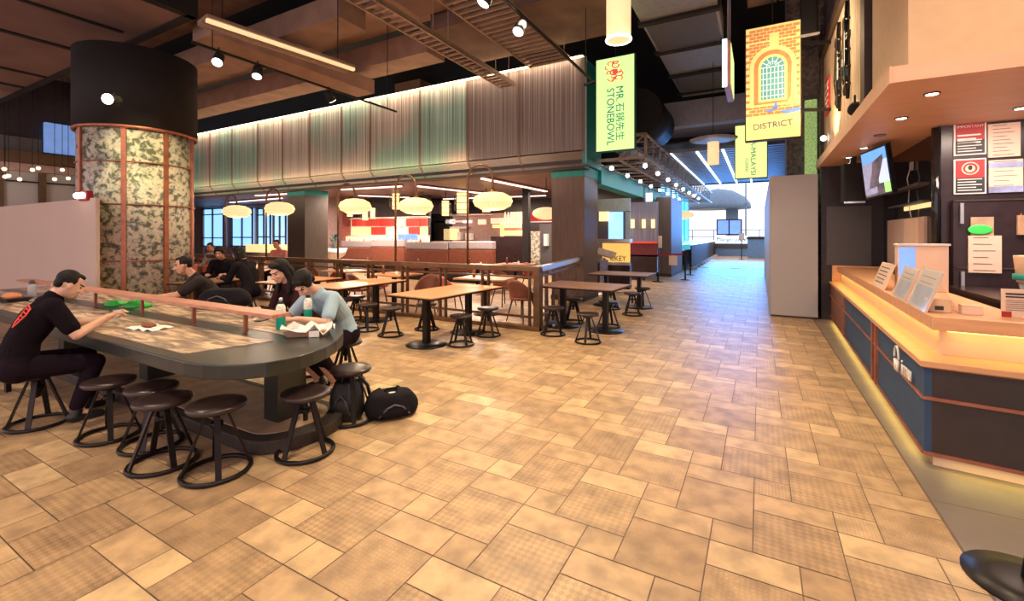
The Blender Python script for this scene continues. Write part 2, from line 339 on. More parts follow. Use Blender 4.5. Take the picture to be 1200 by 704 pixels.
# ================================================================ SETTING
XF = .90     # aisle tiles end here, grey stone begins
def tile_mat():
    m, t, b = new_mat('floor_tile'); L = t.links.new
    a = t.nodes.new('ShaderNodeAttribute'); a.attribute_name = 'tile'
    sp = t.nodes.new('ShaderNodeSeparateColor'); L(a.outputs['Color'], sp.inputs[0])
    uv = t.nodes.new('ShaderNodeTexCoord')
    pos = t.nodes.new('ShaderNodeNewGeometry')
    n = t.nodes.new('ShaderNodeTexNoise'); n.inputs['Scale'].default_value = 7; n.inputs['Detail'].default_value = 6; L(pos.outputs['Position'], n.inputs['Vector'])
    # base colour from the random per-tile value
    r = t.nodes.new('ShaderNodeValToRGB'); e = r.color_ramp.elements
    e[0].position = 0; e[0].color = (.40, .26, .155, 1); e[1].position = 1; e[1].color = (.70, .50, .285, 1)
    k = e.new(.5); k.color = (.53, .355, .205, 1); k2 = e.new(.75); k2.color = (.58, .39, .225, 1)
    L(sp.outputs[0], r.inputs[0])
    # blotches
    r2 = t.nodes.new('ShaderNodeValToRGB'); r2.color_ramp.elements[0].position = .32; r2.color_ramp.elements[0].color = (.66, .64, .66, 1); r2.color_ramp.elements[1].position = .62; r2.color_ramp.elements[1].color = (1.08, 1.06, 1.02, 1)
    L(n.outputs[0], r2.inputs[0])
    q = t.nodes.new('ShaderNodeMix'); q.data_type = 'RGBA'; q.blend_type = 'MULTIPLY'; q.inputs['Factor'].default_value = .9
    L(r.outputs[0], q.inputs['A']); L(r2.outputs[0], q.inputs['B'])
    # relief patterns (diamonds / scales / ripples), chosen by G
    mp = t.nodes.new('ShaderNodeMapping'); mp.inputs['Rotation'].default_value = (0, 0, PI/4); nw = t.nodes.new('ShaderNodeTexNoise'); nw.inputs['Scale'].default_value = 22; L(uv.outputs['UV'], nw.inputs['Vector'])
    wa = t.nodes.new('ShaderNodeVectorMath'); wa.operation = 'MULTIPLY_ADD'; wa.inputs[1].default_value = (.035, .035, 0); L(nw.outputs['Color'], wa.inputs[0]); L(uv.outputs['UV'], wa.inputs[2])
    L(wa.outputs[0], mp.inputs[0])
    ch = t.nodes.new('ShaderNodeTexChecker'); ch.inputs['Scale'].default_value = 15; L(mp.outputs[0], ch.inputs['Vector'])
    vo = t.nodes.new('ShaderNodeTexVoronoi'); vo.inputs['Scale'].default_value = 17; vo.inputs['Randomness'].default_value = .35; vo.feature = 'DISTANCE_TO_EDGE'; L(wa.outputs[0], vo.inputs['Vector'])
    wv = t.nodes.new('ShaderNodeTexWave'); wv.inputs['Scale'].default_value = 14; wv.inputs['Distortion'].default_value = 5; wv.inputs['Detail'].default_value = 2; L(mp.outputs[0], wv.inputs['Vector'])
    vm = t.nodes.new('ShaderNodeMath'); vm.operation = 'MULTIPLY'; vm.inputs[1].default_value = 2.6; vm.use_clamp = True; L(vo.outputs['Distance'], vm.inputs[0])
    g1 = t.nodes.new('ShaderNodeMath'); g1.operation = 'GREATER_THAN'; g1.inputs[1].default_value = .5; L(sp.outputs[1], g1.inputs[0])
    g2 = t.nodes.new('ShaderNodeMath'); g2.operation = 'GREATER_THAN'; g2.inputs[1].default_value = .75; L(sp.outputs[1], g2.inputs[0])
    a1 = t.nodes.new('ShaderNodeMix'); L(g1.outputs[0], a1.inputs[0]); L(ch.outputs['Fac'], a1.inputs[2]); L(vm.outputs[0], a1.inputs[3])
    a2 = t.nodes.new('ShaderNodeMix'); L(g2.outputs[0], a2.inputs[0]); L(a1.outputs[0], a2.inputs[2]); L(wv.outputs['Fac'], a2.inputs[3])
    # strength of pattern = B * patchy wear
    n3 = t.nodes.new('ShaderNodeTexNoise'); n3.inputs['Scale'].default_value = 4; L(pos.outputs['Position'], n3.inputs['Vector'])
    st = t.nodes.new('ShaderNodeMath'); st.operation = 'MULTIPLY'; L(sp.outputs[2], st.inputs[0]); L(n3.outputs[0], st.inputs[1])
    dk = t.nodes.new('ShaderNodeMix'); dk.data_type = 'RGBA'; dk.inputs['A'].default_value = (.70, .66, .62, 1); dk.inputs['B'].default_value = (1.08, 1.06, 1.04, 1)
    L(a2.outputs[0], dk.inputs['Factor'])
    fin = t.nodes.new('ShaderNodeMix'); fin.data_type = 'RGBA'; fin.blend_type = 'MULTIPLY'
    L(st.outputs[0], fin.inputs['Factor']); L(q.outputs['Result'], fin.inputs['A']); L(dk.outputs['Result'], fin.inputs['B'])
    L(fin.outputs['Result'], b.inputs['Base Color'])
    b.inputs['Roughness'].default_value = .42; b.inputs['Specular IOR Level'].default_value = .38
    bp = t.nodes.new('ShaderNodeBump'); bp.inputs['Strength'].default_value = .12; bp.inputs['Distance'].default_value = .01
    L(n.outputs[0], bp.inputs['Height']); L(bp.outputs[0], b.inputs['Normal'])
    M['floor_tile'] = m
tile_mat()
mat('grout', (.20, .13, .09), .8); mat('grey_stone', (.24, .19, .17), .45, noise=.15, scale=2, bump=.1)
def build_floor():
    u = .2; g = .003; vs = []; fs = []; uvs = []; cols = []; rnd = random.Random(3)
    def rect(x0, y0, x1, y1, kind):
        if x0 >= XF: return
        x1 = min(x1, XF)
        k = len(vs); vs.extend([(x0+g, y0+g, 0), (x1-g, y0+g, 0), (x1-g, y1-g, 0), (x0+g, y1-g, 0)]); fs.append((k, k+1, k+2, k+3))
        ox = rnd.random(); uvs.extend([(ox, ox), (ox+(x1-x0), ox), (ox+(x1-x0), ox+y1-y0), (ox, ox+y1-y0)])
        if kind == 'L': c = (rnd.uniform(.12, .55), rnd.random(), rnd.uniform(.7, 1))
        elif kind == 'R': c = (rnd.uniform(.45, 1), rnd.random(), 0 if rnd.random() < .8 else .3)
        else: c = (rnd.uniform(.35, 1), rnd.random(), rnd.choice((0, .6, .9)))
        cols.extend([c]*4)
    x0w, y0w = -.63, 2.17
    for i in range(-90, 60):
        for j in range(-60, 90):
            cx = 2*i+1*j; cy = -i+3*j
            x = x0w+cx*u; y = y0w+cy*u
            if x < -22 or x > XF or y < -3 or y > 24: continue
            rect(x, y, x+2*u, y+2*u, 'L'); rect(x, y+2*u, x+2*u, y+3*u, 'R'); rect(x+2*u, y+2*u, x+3*u, y+3*u, 'S')
    n1 = len(fs)
    k = len(vs)       # bed of grout, then plain stone beyond
    vs.extend([(-45, -6, -.004), (XF+.03, -6, -.004), (XF+.03, 24.6, -.004), (-45, 24.6, -.004)]); fs.append((k, k+1, k+2, k+3)); uvs.extend([(0, 0)]*4); cols.extend([(0, 0, 0)]*4)
    y = 24.6
    while y < 60:
        x = -12
        while x < 6:
            k = len(vs); vs.extend([(x+.004, y+.004, 0), (x+.596, y+.004, 0), (x+.596, y+.596, 0), (x+.004, y+.596, 0)]); fs.append((k, k+1, k+2, k+3)); uvs.extend([(0, 0), (.6, 0), (.6, .6), (0, .6)]); cols.extend([(rnd.uniform(.3, .8), 0, 0)]*4); x += .6
        y += .6
    k = len(vs); vs.extend([(-60, 24.6, -.004), (12, 24.6, -.004), (12, 70, -.004), (-60, 70, -.004)]); fs.append((k, k+1, k+2, k+3)); uvs.extend([(0, 0)]*4); cols.extend([(0, 0, 0)]*4)
    gi = {n1, len(fs)-1}
    me = bpy.data.meshes.new('floor'); me.from_pydata(vs, [], fs)
    uvl = me.uv_layers.new(name='UVMap'); at = me.color_attributes.new('tile', 'FLOAT_COLOR', 'CORNER')
    for li, c in enumerate(cols): at.data[li].color = (c[0], c[1], c[2], 1)
    for li, c in enumerate(uvs): uvl.data[li].uv = c
    me.materials.append(M['floor_tile']); me.materials.append(M['grout'])
    for i, p in enumerate(me.polygons): p.material_index = 1 if i in gi else 0
    o = bpy.data.objects.new('floor', me); C.objects.link(o); struct(o)
build_floor()
mb = MB()
for j in range(-6, 26):
    for i in range(8): mb.box((XF+.012+i*.6, j*.6+.004, -.02), (XF+.008+(i+1)*.6, (j+1)*.6, 0))
struct(mb.build('floor', 'grey_stone'))
# high dark ceiling slab over the whole hall
struct(MB().box((-50, -2.5, 7.2), (8, 24.7, 7.4)).build('ceiling', 'ceiling_dark'))

# ceiling: boards, beams, ducts (all hung below the slab)
def deep(name, label, cat, boxes, m, loc=None, jm=None, group=None):
    o = MB()
    for a, b in boxes: o.box(a, b)
    return tag(o.build(name, m, world=True), label, cat, group)
# big suspended soffit, upper left
t = thing('suspended_soffit', 'large dark brown suspended soffit of boards with black joints above the communal table', 'soffit', (-12, 2.2, 5.5))
MB().box((-20.3, -2.4, 5.5), (-8.75, 4.25, 5.75)).build('board_panel', 'board', t, world=True)
j = MB()
for x0, y0, x1, y1, wd in ((-20.3, 4.12, -8.75, 4.27, 0), (-8.9, -2.4, -8.73, 4.27, 0), (-20.3, 1.0, -9.6, 1.13, 0), (-20.3, 2.55, -12.6, 2.62, 0), (-12.62, -2.4, -12.5, 4.1, 0), (-17, -2.4, -16.85, 4.1, 0), (-10.7, 1.3, -10.62, 3.9, 0), (-15.4, -2.4, -15.3, 4.1, 0)):
    j.box((x0, y0, 5.47), (x1, y1, 5.78))
j.build('joint_strip', 'joint_dark', t, world=True)
# concrete beams running with the facade and with the aisle
beams = [('lower brown concrete beam in front of the long ribbed hood', (-21, 8.3, 5.95), (-6.9, 9.0, 6.5), 'concrete_light'),
         ('pale concrete beam crossing above the two track spots', (-20, 6.2, 6.0), (-7.4, 6.9, 6.5), 'concrete_light'),
         ('wide brown concrete beam over the restaurant hood corner', (-6.2, 7.6, 6.0), (-2.4, 9.6, 6.6), 'concrete'),
         ('rough dark concrete beam nearest the camera overhead', (-7.6, 3.4, 6.2), (-1.5, 4.4, 6.8), 'concrete')]
for lb, a, b, m in beams: deep('concrete_beam', lb, 'beam', [(a, b)], m)
deep('ceiling_board', 'rough mottled ceiling board behind the cable ladder', 'ceiling board', [((-22, 2.4, 6.75), (-6.8, 6.0, 6.85))], 'concrete')
deep('ceiling_board', 'pinkish brown ceiling board above the banner of the restaurant', 'ceiling board', [((-6.4, 4.5, 6.3), (-2.0, 7.5, 6.4))], 'board')
deep('ceiling_board', 'wide brown ceiling board above the middle of the hood', 'ceiling board', [((-20, 7.0, 6.6), (-6.4, 8.2, 6.7))], 'concrete_light')
# cable ladders
def ladder(x0, x1, y0, y1, z, lb, step=.18):
    t = thing('cable_ladder', lb, 'cable tray', ((x0+x1)/2, y0, z), group=None)
    MB().box((x0, y0, z), (x0+.04, y1, z+.1)).build('side_rail', 'tray_metal', t, world=True)
    MB().box((x1-.04, y0, z), (x1, y1, z+.1)).build('side_rail', 'tray_metal', t, world=True)
    r = MB(); y = y0
    while y < y1: r.box((x0, y, z+.01), (x1, y+.05, z+.05)); y += step
    o = r.build('rung', 'tray_metal', t, world=True); o['kind'] = 'stuff'
    h = MB()
    for yy in (y0+.3, (y0+y1)/2, y1-.3):
        for x in (x0+.02, x1-.02): h.cyl((x, yy, z+.1), (x, yy, 7.2), .008, 6)
    h.build('hanger_rod', 'tray_metal', t, world=True)
ladder(-5.55, -5.15, 4.2, 9.5, 5.2, 'narrow metal cable ladder crossing above the middle of the hood')
ladder(-4.75, -3.75, 4.2, 9.5, 5.55, 'wide metal cable ladder nearest the banner, running over the hood')
# linear twin-tube light upper left
t = thing('linear_light', 'long slim ceiling light with two pale tubes above the track spots', 'light', (-8.85, 4.4, 5.0))
a = onz(237, 22, 5.0); b = onz(410, 80, 5.0)
MB().bar(a, b, .40, .05).build('tray', 'tray_metal', t, world=True)
for k in (-.12, .12): MB().bar(a+V((k, 0, -.05)), b+V((k, 0, -.05)), .07, .05).build('tube', 'lantern' if k > 0 else 'tray_metal', t, world=True)
MB().cyl(a+V((0, .3, 0)), a+V((0, .3, 2.2)), .01, 6).cyl(b+V((0, -.3, 0)), b+V((0, -.3, 2.2)), .01, 6).build('hanger_rod', 'lamp_black', t, world=True)
# wide pale duct beside it
deep('air_duct', 'pale beige rectangular duct under the twin tube light', 'duct', [((-9.6, 4.6, 5.35), (-8.9, 8.6, 5.7))], 'concrete_light')
# track rails with spots
def spot_head(parent, p, aim, s=1.0):
    aim = (V(aim)-V(p)).normalized(); q = aim.to_track_quat('Z', 'Y').to_matrix()
    sh = MB(); prof = [(.03*s, -.06*s), (.05*s, -.05*s), (.055*s, .08*s)]
    sh.lathe(prof, n=16); sh.v = [tuple(V(p)+q @ V(x)) for x in sh.v]
    o = sh.build('lamp_head', 'lamp_black', parent, world=True)
    d = MB().lathe([(.0, .075*s), (.05*s, .085*s)], n=16); d.v = [tuple(V(p)+q @ V(x)) for x in d.v]
    l = d.build('bulb', 'glow_white', o); 
    for vtx in l.data.vertices: vtx.co = vtx.co-V(parent.location)
    MB().cyl(p, (p[0], p[1], p[2]+.12*s), .012, 8).build('stem', 'lamp_black', parent, world=True)
def rail_thing(a, b, z, lb):
    t = thing('track_rail', lb, 'track rail', (a[0], a[1], z))
    MB().bar((a[0], a[1], z), (b[0], b[1], z), .04, .035).build('rail', 'lamp_black', t, world=True)
    MB().cyl((a[0], a[1]+.3, z), (a[0], a[1]+.3, 7.2), .008, 6).cyl((b[0], b[1]-.3, z), (b[0], b[1]-.3, 7.2), .008, 6).build('hanger_rod', 'lamp_black', t, world=True)
rail_thing((-7.75, 3.7), (-7.75, 8.2), 4.62, 'thin black track rail hanging below the twin tube light')
rail_thing((-2.95, 3.2), (-2.95, 8.6), 4.72, 'thin black track rail ending above the hood corner')
for x, y, z, aim, lb in ((-7.75, 4.1, 4.5, (-6.8, 3.2, 3), 'leftmost lit spotlight on the track below the twin tubes'),
                         (-7.75, 4.75, 4.5, (-7.2, 4.2, 3), 'second lit spotlight on the track below the twin tubes'),
                         (-7.75, 6.25, 4.48, (-7.7, 7, 3.6), 'third spotlight on the left track, turned away'),
                         (-2.95, 5.6, 4.56, (-3.1, 4.6, 3), 'black spotlight with glowing face above the ribbed hood'),
                         (-2.95, 4.72, 4.58, (-3.6, 4.2, 3), 'black spotlight cut by the top edge of the picture')):
    t = thing('track_spotlight', lb, 'spotlight', (x, y, z)); spot_head(t, (x, y, z), aim, 1.5)
# pendant cylinder (top edge, near)
t = thing('cylinder_pendant', 'glowing golden tube pendant lamp hanging from the top edge', 'lamp', (-1.39, 5.0, 3.8))
MB().lathe([(.135, 0), (.135, .9), (.06, .92)], (-1.39, 5.0, 3.8), 28).build('lamp_shade', 'lantern', t, world=True)
MB().ring((-1.39, 5.0, 3.805), .135, .012, 28, 8).build('rim', 'glow_white', t, world=True)
MB().cyl((-1.39, 5.0, 4.7), (-1.39, 5.0, 7.2), .01, 8).build('cord', 'lamp_black', t, world=True)
# aisle ducts
t = thing('ceiling_duct', 'silver grey sheet metal duct with flanges above the aisle', 'duct', (-1.3, 9.5, 5.5))
MB().box((-1.9, 6.6, 5.5), (-.62, 13.4, 5.9)).build('casing', 'duct_silver', t, world=True)
for y in (6.9, 8.3, 9.8, 11.4, 12.9): MB().box((-1.95, y, 5.44), (-.57, y+.12, 5.95)).build('flange', 'joint_dark', t, world=True)
for y in (8.42, 11.52): MB().box((-1.85, y, 5.47), (-.67, y+1.38, 5.5)).build('bottom_panel', 'grey_panel', t, world=True, label='darker grey panel of the duct')
deep('air_duct', 'dark brown vertical duct at the top edge beside the picture banner', 'duct', [((-.2, 9.2, 6.0), (.28, 9.8, 7.2)), ((.33, 9.2, 6.0), (.62, 9.8, 7.2))], 'concrete')
deep('roof_beam', 'pale grey blue beam crossing the aisle ceiling behind the disc lamp', 'beam', [((-5.6, 13.6, 4.75), (1.6, 14.0, 5.45))], 'duct_silver')
tag(MB().tube([(-2.75, 11.6, 4.75), (-2.75, 13.5, 4.75)], .62, 24).build('round_duct', 'lamp_black', world=True), 'big dark round duct behind the restaurant banner', 'duct')
# box sign edge with white light (thin) above aisle
t = thing('light_box_sign', 'slim hanging box sign seen edge on, glowing white and green above the aisle', 'sign', (-.38, 7.3, 3.7))
MB().box((-.44, 7.0, 3.72), (-.36, 7.9, 4.35)).build('casing', 'copper', t, world=True)
MB().box((-.46, 6.97, 3.7), (-.40, 7.0, 4.37)).build('edge_tube', 'glow_cool', t, world=True)
MB().box((-.355, 7.02, 3.75), (-.35, 7.88, 4.32)).build('panel', 'banner_face', t, world=True)
MB().cyl((-.4, 7.2, 4.35), (-.4, 7.2, 7.2), .008, 6).cyl((-.4, 7.7, 4.35), (-.4, 7.7, 7.2), .008, 6).build('hanger_rod', 'duct_silver', t, world=True)
# disc lamp
t = thing('disc_pendant', 'pale flat disc with a small pinkish tube lamp hanging under it', 'lamp', (-.91, 11, 3.25))
MB().lathe([(.05, .53), (.48, .50), (.50, .52), (.06, .58)], (-.91, 11, 3.25), 32).build('disc', 'duct_silver', t, world=True)
MB().lathe([(.12, 0), (.12, .5)], (-.91, 11, 3.2), 20).build('lamp_shade', 'kraft_glow' if 'kraft_glow' in M else 'coral_glow' if 'coral_glow' in M else 'lantern', t, world=True)
MB().cyl((-.91, 11, 3.8), (-.91, 11, 7.2), .008, 6).build('cord', 'lamp_black', t, world=True)

# ================================================================ RIBBED HOOD
YF = 9.8
seams = [-20.8, -19.16, -17.62, -15.99, -14.55, -13.11, -11.58, -10.31, -8.38, -6.75, -5.22, -3.55]
hood = thing('restaurant_hood', 'long ribbed metal hood panels over the restaurant front with a glowing top edge', 'canopy', (-12, YF, 3.3))
for i in range(len(seams)-1):
    a, b = seams[i]+.02, seams[i+1]-.02
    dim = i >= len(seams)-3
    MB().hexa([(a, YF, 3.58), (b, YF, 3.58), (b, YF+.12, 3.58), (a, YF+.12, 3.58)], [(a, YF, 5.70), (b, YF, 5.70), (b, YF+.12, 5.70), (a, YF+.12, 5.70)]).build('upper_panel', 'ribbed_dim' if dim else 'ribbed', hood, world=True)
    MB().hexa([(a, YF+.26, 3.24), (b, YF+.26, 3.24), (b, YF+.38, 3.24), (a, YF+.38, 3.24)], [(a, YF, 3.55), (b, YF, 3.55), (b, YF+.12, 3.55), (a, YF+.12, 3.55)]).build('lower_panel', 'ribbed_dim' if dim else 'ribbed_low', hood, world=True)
for x in seams: MB().box((x-.035, YF-.012, 3.56), (x+.035, YF+.1, 5.70)).bar((x, YF, 3.56), (x, YF+.25, 3.25), .06, .03).build('seam_strip', 'wood_panel', hood, world=True)
MB().box((-20.8, YF-.04, 5.70), (-3.55, YF+.08, 5.74)).build('light_strip', 'glow_strip', hood, world=True)
MB().box((-20.8, YF+.14, 3.3), (-3.6, YF+.3, 5.68)).build('backing', 'dark_wall', hood, world=True)
MB().box((-20.8, YF+.24, 3.19), (-3.6, YF+.55, 3.24)).build('bottom_rim', 'sign_frame', hood, world=True)
light('AREA', 'hood_top_light', (-12.2, YF-.16, 5.75), (-12.2, YF-.02, 4.4), 105, (1, .72, .48), 17, .04)
light('AREA', 'hood_bottom_light', (-13.6, YF-.14, 3.5), (-13.6, YF-.02, 4.3), 46, (1, .66, .34), 14, .04)
light('AREA', 'hood_fill_light', (-12.6, YF-.45, 2.95), (-12.6, YF+.12, 3.45), 70, (1, .76, .50), 16, .04)  # unseen uplight added to brighten the lower panels

def column_box(name, lb, x0, x1, y0, y1, z1, m, band=None):
    t = thing(name, lb, 'column', ((x0+x1)/2, (y0+y1)/2, 0))
    MB().box((x0, y0, 0), (x1, y1, z1)).build('cladding', m, t, world=True, bevel=.01)
    if band: MB().box((x0-.01, y0-.01, band), (x1+.01, y1+.01, z1+.02)).build('top_band', 'teal', t, world=True)
    MB().box((x0-.015, y0-.015, 0), (x1+.015, y1+.015, .12)).build('skirting', 'sign_frame', t, world=True)
column_box('wood_clad_column', 'square brown wood clad column at the end of the bronze railing', -4.58, -3.72, 10.35, 11.4, 3.27, 'wood_panel', 3.05)
column_box('wood_clad_column', 'dark olive wood clad column behind the left arc lamp', -15.45, -14.45, 10.6, 11.6, 3.27, 'dark_wood_panel', 3.08)
column_box('wood_clad_column', 'far brown wood clad column beside the red rope posts', -3.55, -3.0, 18.2, 21.0, 3.1, 'wood_panel')
tag(MB().box((-11.8, 12.4, 5.0), (-10.6, 13.4, 7.2)).build('concrete_column', 'concrete_light', world=True), 'round edged brown concrete column rising above the hood', 'column')
# teal fin and teal beam
tg = thing('teal_gable', 'teal painted end wall of the restaurant hood', 'wall panel', (-3.6, 10.4, 3.2))
MB().prism([(-3.57, YF), (-3.50, YF), (-3.50, 11.0), (-3.57, 11.0)], 3.25, 5.7).build('fin', 'teal', tg, world=True)
MB().box((-3.49, YF-.02, 3.25), (-3.46, YF+.02, 5.7)).build('corner_strip', 'duct_silver', tg, world=True)
deep('teal_beam', 'long teal beam running down the aisle above the restaurant entrance', 'beam', [((-4.0, 11.4, 2.95), (-3.62, 22.5, 3.4))], 'teal')
deep('teal_box', 'dark teal bulkhead above the bulb canopy', 'bulkhead', [((-5.0, 14.1, 3.7), (-3.3, 15.3, 4.7))], 'teal_dark')

# ---------------------------------------------------------------- bulb canopy (truss)
tr = thing('bulb_canopy', 'black open truss canopy studded with white bulbs along the aisle', 'canopy', (-3, 16, 3.4))
zt, zb = 3.95, 3.42
xs = (-3.58, -2.95, -2.3)
fr = MB()
for x in xs:
    for z in ((zb,) if x < -3.4 else (zb, zt)): fr.bar((x, 10.6, z), (x, 27, z), .045)
fr.build('chord', 'tray_metal', tr, world=True)
br = MB(); y = 10.6; k = 0
while y < 26.5:
    br.bar((-3.58, y, zb), (-2.3, y, zb), .03); br.bar((-2.3, y, zb), (-2.3, y, zt), .03); br.bar((-2.3, y, zb), (-2.3, y+.8, zt), .02)
    br.bar((-3.58, y, zb), (-2.3, y+.8, zb), .02); br.bar((-2.95, y, zb), (-2.95, y+.4, zt), .02); br.bar((-2.95, y, zt), (-2.3, y, zt), .03)
    y += .8
br.build('lattice', 'tray_metal', tr, world=True)
MB().box((-3.6, 10.6, zt+.02), (-2.9, 27, zt+.05)).build('top_sheet', 'duct_silver', tr, world=True)
MB().bar((-3.6, 10.55, zb), (-2.28, 10.55, zb), .06).bar((-2.95, 10.55, zt), (-2.28, 10.55, zt), .06).bar((-2.3, 10.55, zb), (-2.3, 10.55, zt), .06).bar((-2.95, 10.55, zb), (-2.3, 10.55, zt), .03).build('end_frame', 'tray_metal', tr, world=True)
ORD = ['nearest', 'second', 'third', 'fourth', 'fifth', 'sixth', 'seventh', 'eighth', 'ninth']
for nb, y in enumerate([11.4+.0, 13.0, 14.6, 16.2, 17.8, 19.4, 21.0, 22.6]):
    for x in (-2.5, -3.68):
        t = thing('bulb', '', 'bulb', (x if x > -3 else -3.35, y, zb-.08), group='bulbs under the truss canopy')
        t['label'] = ('round white bulb in the row on the aisle side of the canopy' if x > -3 else 'round white bulb in the row on the restaurant side of the canopy')
        t['label'] = ORD[nb]+' white bulb from the lime banner in the '+('aisle side' if x > -3 else 'restaurant side')+' row under the canopy'
        t['group'] = 'bulbs on the aisle side of the canopy' if x > -3 else 'bulbs on the restaurant side of the canopy'
        MB().ball((0, 0, 0), .055, 12).build('globe', 'glow_bulb', t)
        MB().cyl((0, 0, .04), (0, 0, .1), .02, 8).build('socket', 'lamp_black', t)
light('AREA', 'canopy_light', (-2.7, 15, 3.35), (-2.7, 15, 0), 60, (.9, .95, 1), 1, 8)

# ---------------------------------------------------------------- banners
def banner(name, lb, cx, y, z0, wd, ht, face, frame='sign_frame', dep=.12):
    t = thing(name, lb, 'sign', (cx, y, z0))
    MB().box((-wd/2, 0, 0), (wd/2, dep, ht)).build('casing', frame, t, bevel=.01)
    MB().box((-wd/2+.02, -.008, .02), (wd/2-.02, .002, ht-.02)).build('face', face, t)
    return t
bn = banner('restaurant_banner', 'lit lime green hanging banner with red emblem reading MR. STONEBOWL', -2.72, 9.5, 3.42, .86, 2.03, 'banner_face', 'teal_dark')
RD = (PI/2, PI/2, 0)
def vtext(s_, size, m, parent, x, z, y=-.014, length=None, **k):   # reads downwards, faces the viewer (-y)
    o = text(s_, size, m, parent, (0, 0, 0), (0, 0, 0), **k)
    if length:
        xs_ = [v_.co.x for v_ in o.data.vertices]; f_ = length/(max(xs_)-min(xs_)); c_x = (max(xs_)+min(xs_))/2
        for v_ in o.data.vertices: v_.co.x = (v_.co.x-c_x)*f_
    o.matrix_local = Matrix.Translation((x, y, z)) @ Matrix.Rotation(PI/2, 4, 'Y') @ Matrix.Rotation(PI/2, 4, 'X')
    return o
vtext('STONEBOWL', .225, 'banner_text', bn, -.10, .74, length=1.22, depth=.004, name='lettering')
vtext('MR.', .225, 'banner_text', bn, .10, 1.21, length=.31)
vtext('石锅先生', .20, 'banner_text', bn, .10, .62, length=.80)
em = MB()
def curl(cx, cz, r, a0, a1, th=.012, grow=0):
    pts = []
    for i in range(13):
        a = a0+(a1-a0)*i/12; q = r+grow*i/12; pts.append((cx+q*math.cos(a), -.014, cz+q*math.sin(a)))
    em.tube(pts, th, 6)
for c in ((-.10, 1.86, .06, 0, 4.5, .012, -.03), (.03, 1.80, .10, 1, 6.6, .014, -.05), (-.02, 1.62, .07, 0, 6.3, .016, 0), (.08, 1.64, .05, 2, 7, .012, 0), (-.06, 1.46, .08, 3, 7, .012, -.02), (.08, 1.44, .07, -1, 3.4, .012, 0), (-.14, 1.76, .05, 2, 5, .012, 0), (.0, 1.40, .05, 0, 4, .01, 0), (-.12, 1.62, .05, 1, 5, .012, -.02), (.1, 1.56, .06, -2, 2, .012, 0), (.02, 1.88, .06, 2, 6, .012, -.02), (-.02, 1.52, .05, 3, 8, .012, 0)): curl(*c)
em.v = [(p_[0]*1.1, p_[1], 1.42+(p_[2]-1.28)*.80) for p_ in em.v]
em.box((-.05, -.02, 1.66), (.06, -.01, 1.75)); em.build('emblem', 'banner_red', bn)
MB().bar((-.43, .06, 1.6), (-.76, .2, 1.6), .05).build('bracket', 'lamp_black', bn); MB().cyl((0, .06, 2.0), (0, .06, 3.78), .012, 6).build('hanger_rod', 'lamp_black', bn)
bp = banner('picture_banner', 'large lit banner with a brick arched window picture above the grey hoarding', .21, 9.5, 3.36, .90, 2.12, 'print_yellow', 'sign_frame', .14)
def arch(parent, cx, z0, wd, ht, m, y, inner=None, n=16, name='print'):
    r = wd/2; pts = [(cx-r, z0), (cx+r, z0)]+[(cx+r*math.cos(PI*i/n), z0+ht-r+r*math.sin(PI*i/n)) for i in range(n+1)]
    o = MB(); k = len(pts); vs = [(p[0], y, p[1]) for p in pts]+[(p[0], y+.004, p[1]) for p in pts]
    o.add(vs, [tuple(range(k)), tuple(range(k, 2*k))]+[(i, (i+1) % k, k+(i+1) % k, k+i) for i in range(k)])
    return o.build(name, m, parent)
o = MB()
for r_ in range(26):
    for c_ in range(8):
        x = -.43+c_*.115+(.055 if r_ % 2 else 0); z = .46+r_*.062
        if x+.1 > .43: continue
        o.box((x, -.012, z), (x+.105, -.007, z+.05))
o.build('brick_print', 'brick_print', bp)
arch(bp, 0, .62, .74, 1.10, 'print_yellow', -.016); arch(bp, .0, .66, .60, .98, 'brick_print', -.020); arch(bp, 0, .70, .46, .86, 'print_yellow', -.024); arch(bp, 0, .74, .37, .77, 'print_green', -.028)
g = MB()
for i in range(6): x = -.15+i*.06; g.box((x-.004, -.034, .75), (x+.004, -.029, 1.32))
for i in range(6): z = .80+i*.105; g.box((-.18, -.034, z-.004), (.18, -.029, z+.004))
for i in range(7):
    a = PI*i/6; g.bar((.05*math.cos(a), -.032, 1.325+.05*math.sin(a)), (.18*math.cos(a), -.032, 1.325+.18*math.sin(a)), .008)
g.tube([(.1*math.cos(PI*i/10), -.032, 1.325+.1*math.sin(PI*i/10)) for i in range(11)], .004, 5)
g.build('muntin_print', 'print_pale', bp)
MB().box((-.43, -.02, 1.80), (.43, -.012, 1.83)).box((-.05, -.02, 1.7), (.1, -.012, 1.95)).build('pale_print', 'print_yellow', bp)
b_ = MB().quad((.1, -.04, .50), (.2, -.04, .44), (.42, -.04, .46), (.44, -.04, .54)).quad((-.15, -.04, .52), (-.02, -.04, .5), (.1, -.04, .6)).quad((0, -.04, .55), (.08, -.04, .56), (.06, -.04, .72)); b_.build('boat_print', 'print_blue', bp)
MB().quad((.28, -.038, .56), (.34, -.038, .56), (.30, -.038, 1.4)).quad((.2, -.038, .6), (.42, -.038, .62), (.36, -.038, .9)).build('sail_print', 'print_yellow', bp)
MB().box((-.43, -.03, .02), (.43, -.012, .40)).build('sand_print', 'print_yellow', bp)
tx = text('DISTRICT', .15, 'print_cyan', bp, (0, -.04, .26), (PI/2, 0, 0), sx=1.0); tx.rotation_euler = (PI/2, -.05, 0)
for z in (1.7, .5): MB().bar((.44, .07, z), (.95, .3, z), .05).build('bracket', 'lamp_black', bp)
MB().cyl((0, .07, 2.1), (0, .07, 3.84), .012, 6).build('hanger_rod', 'lamp_black', bp)
b2 = banner('eatery_banner', 'smaller lime yellow hanging banner reading YA-MALAYSI beneath the picture banner', -.20, 13.5, 3.12, .78, 1.45, 'banner_face_yellow')
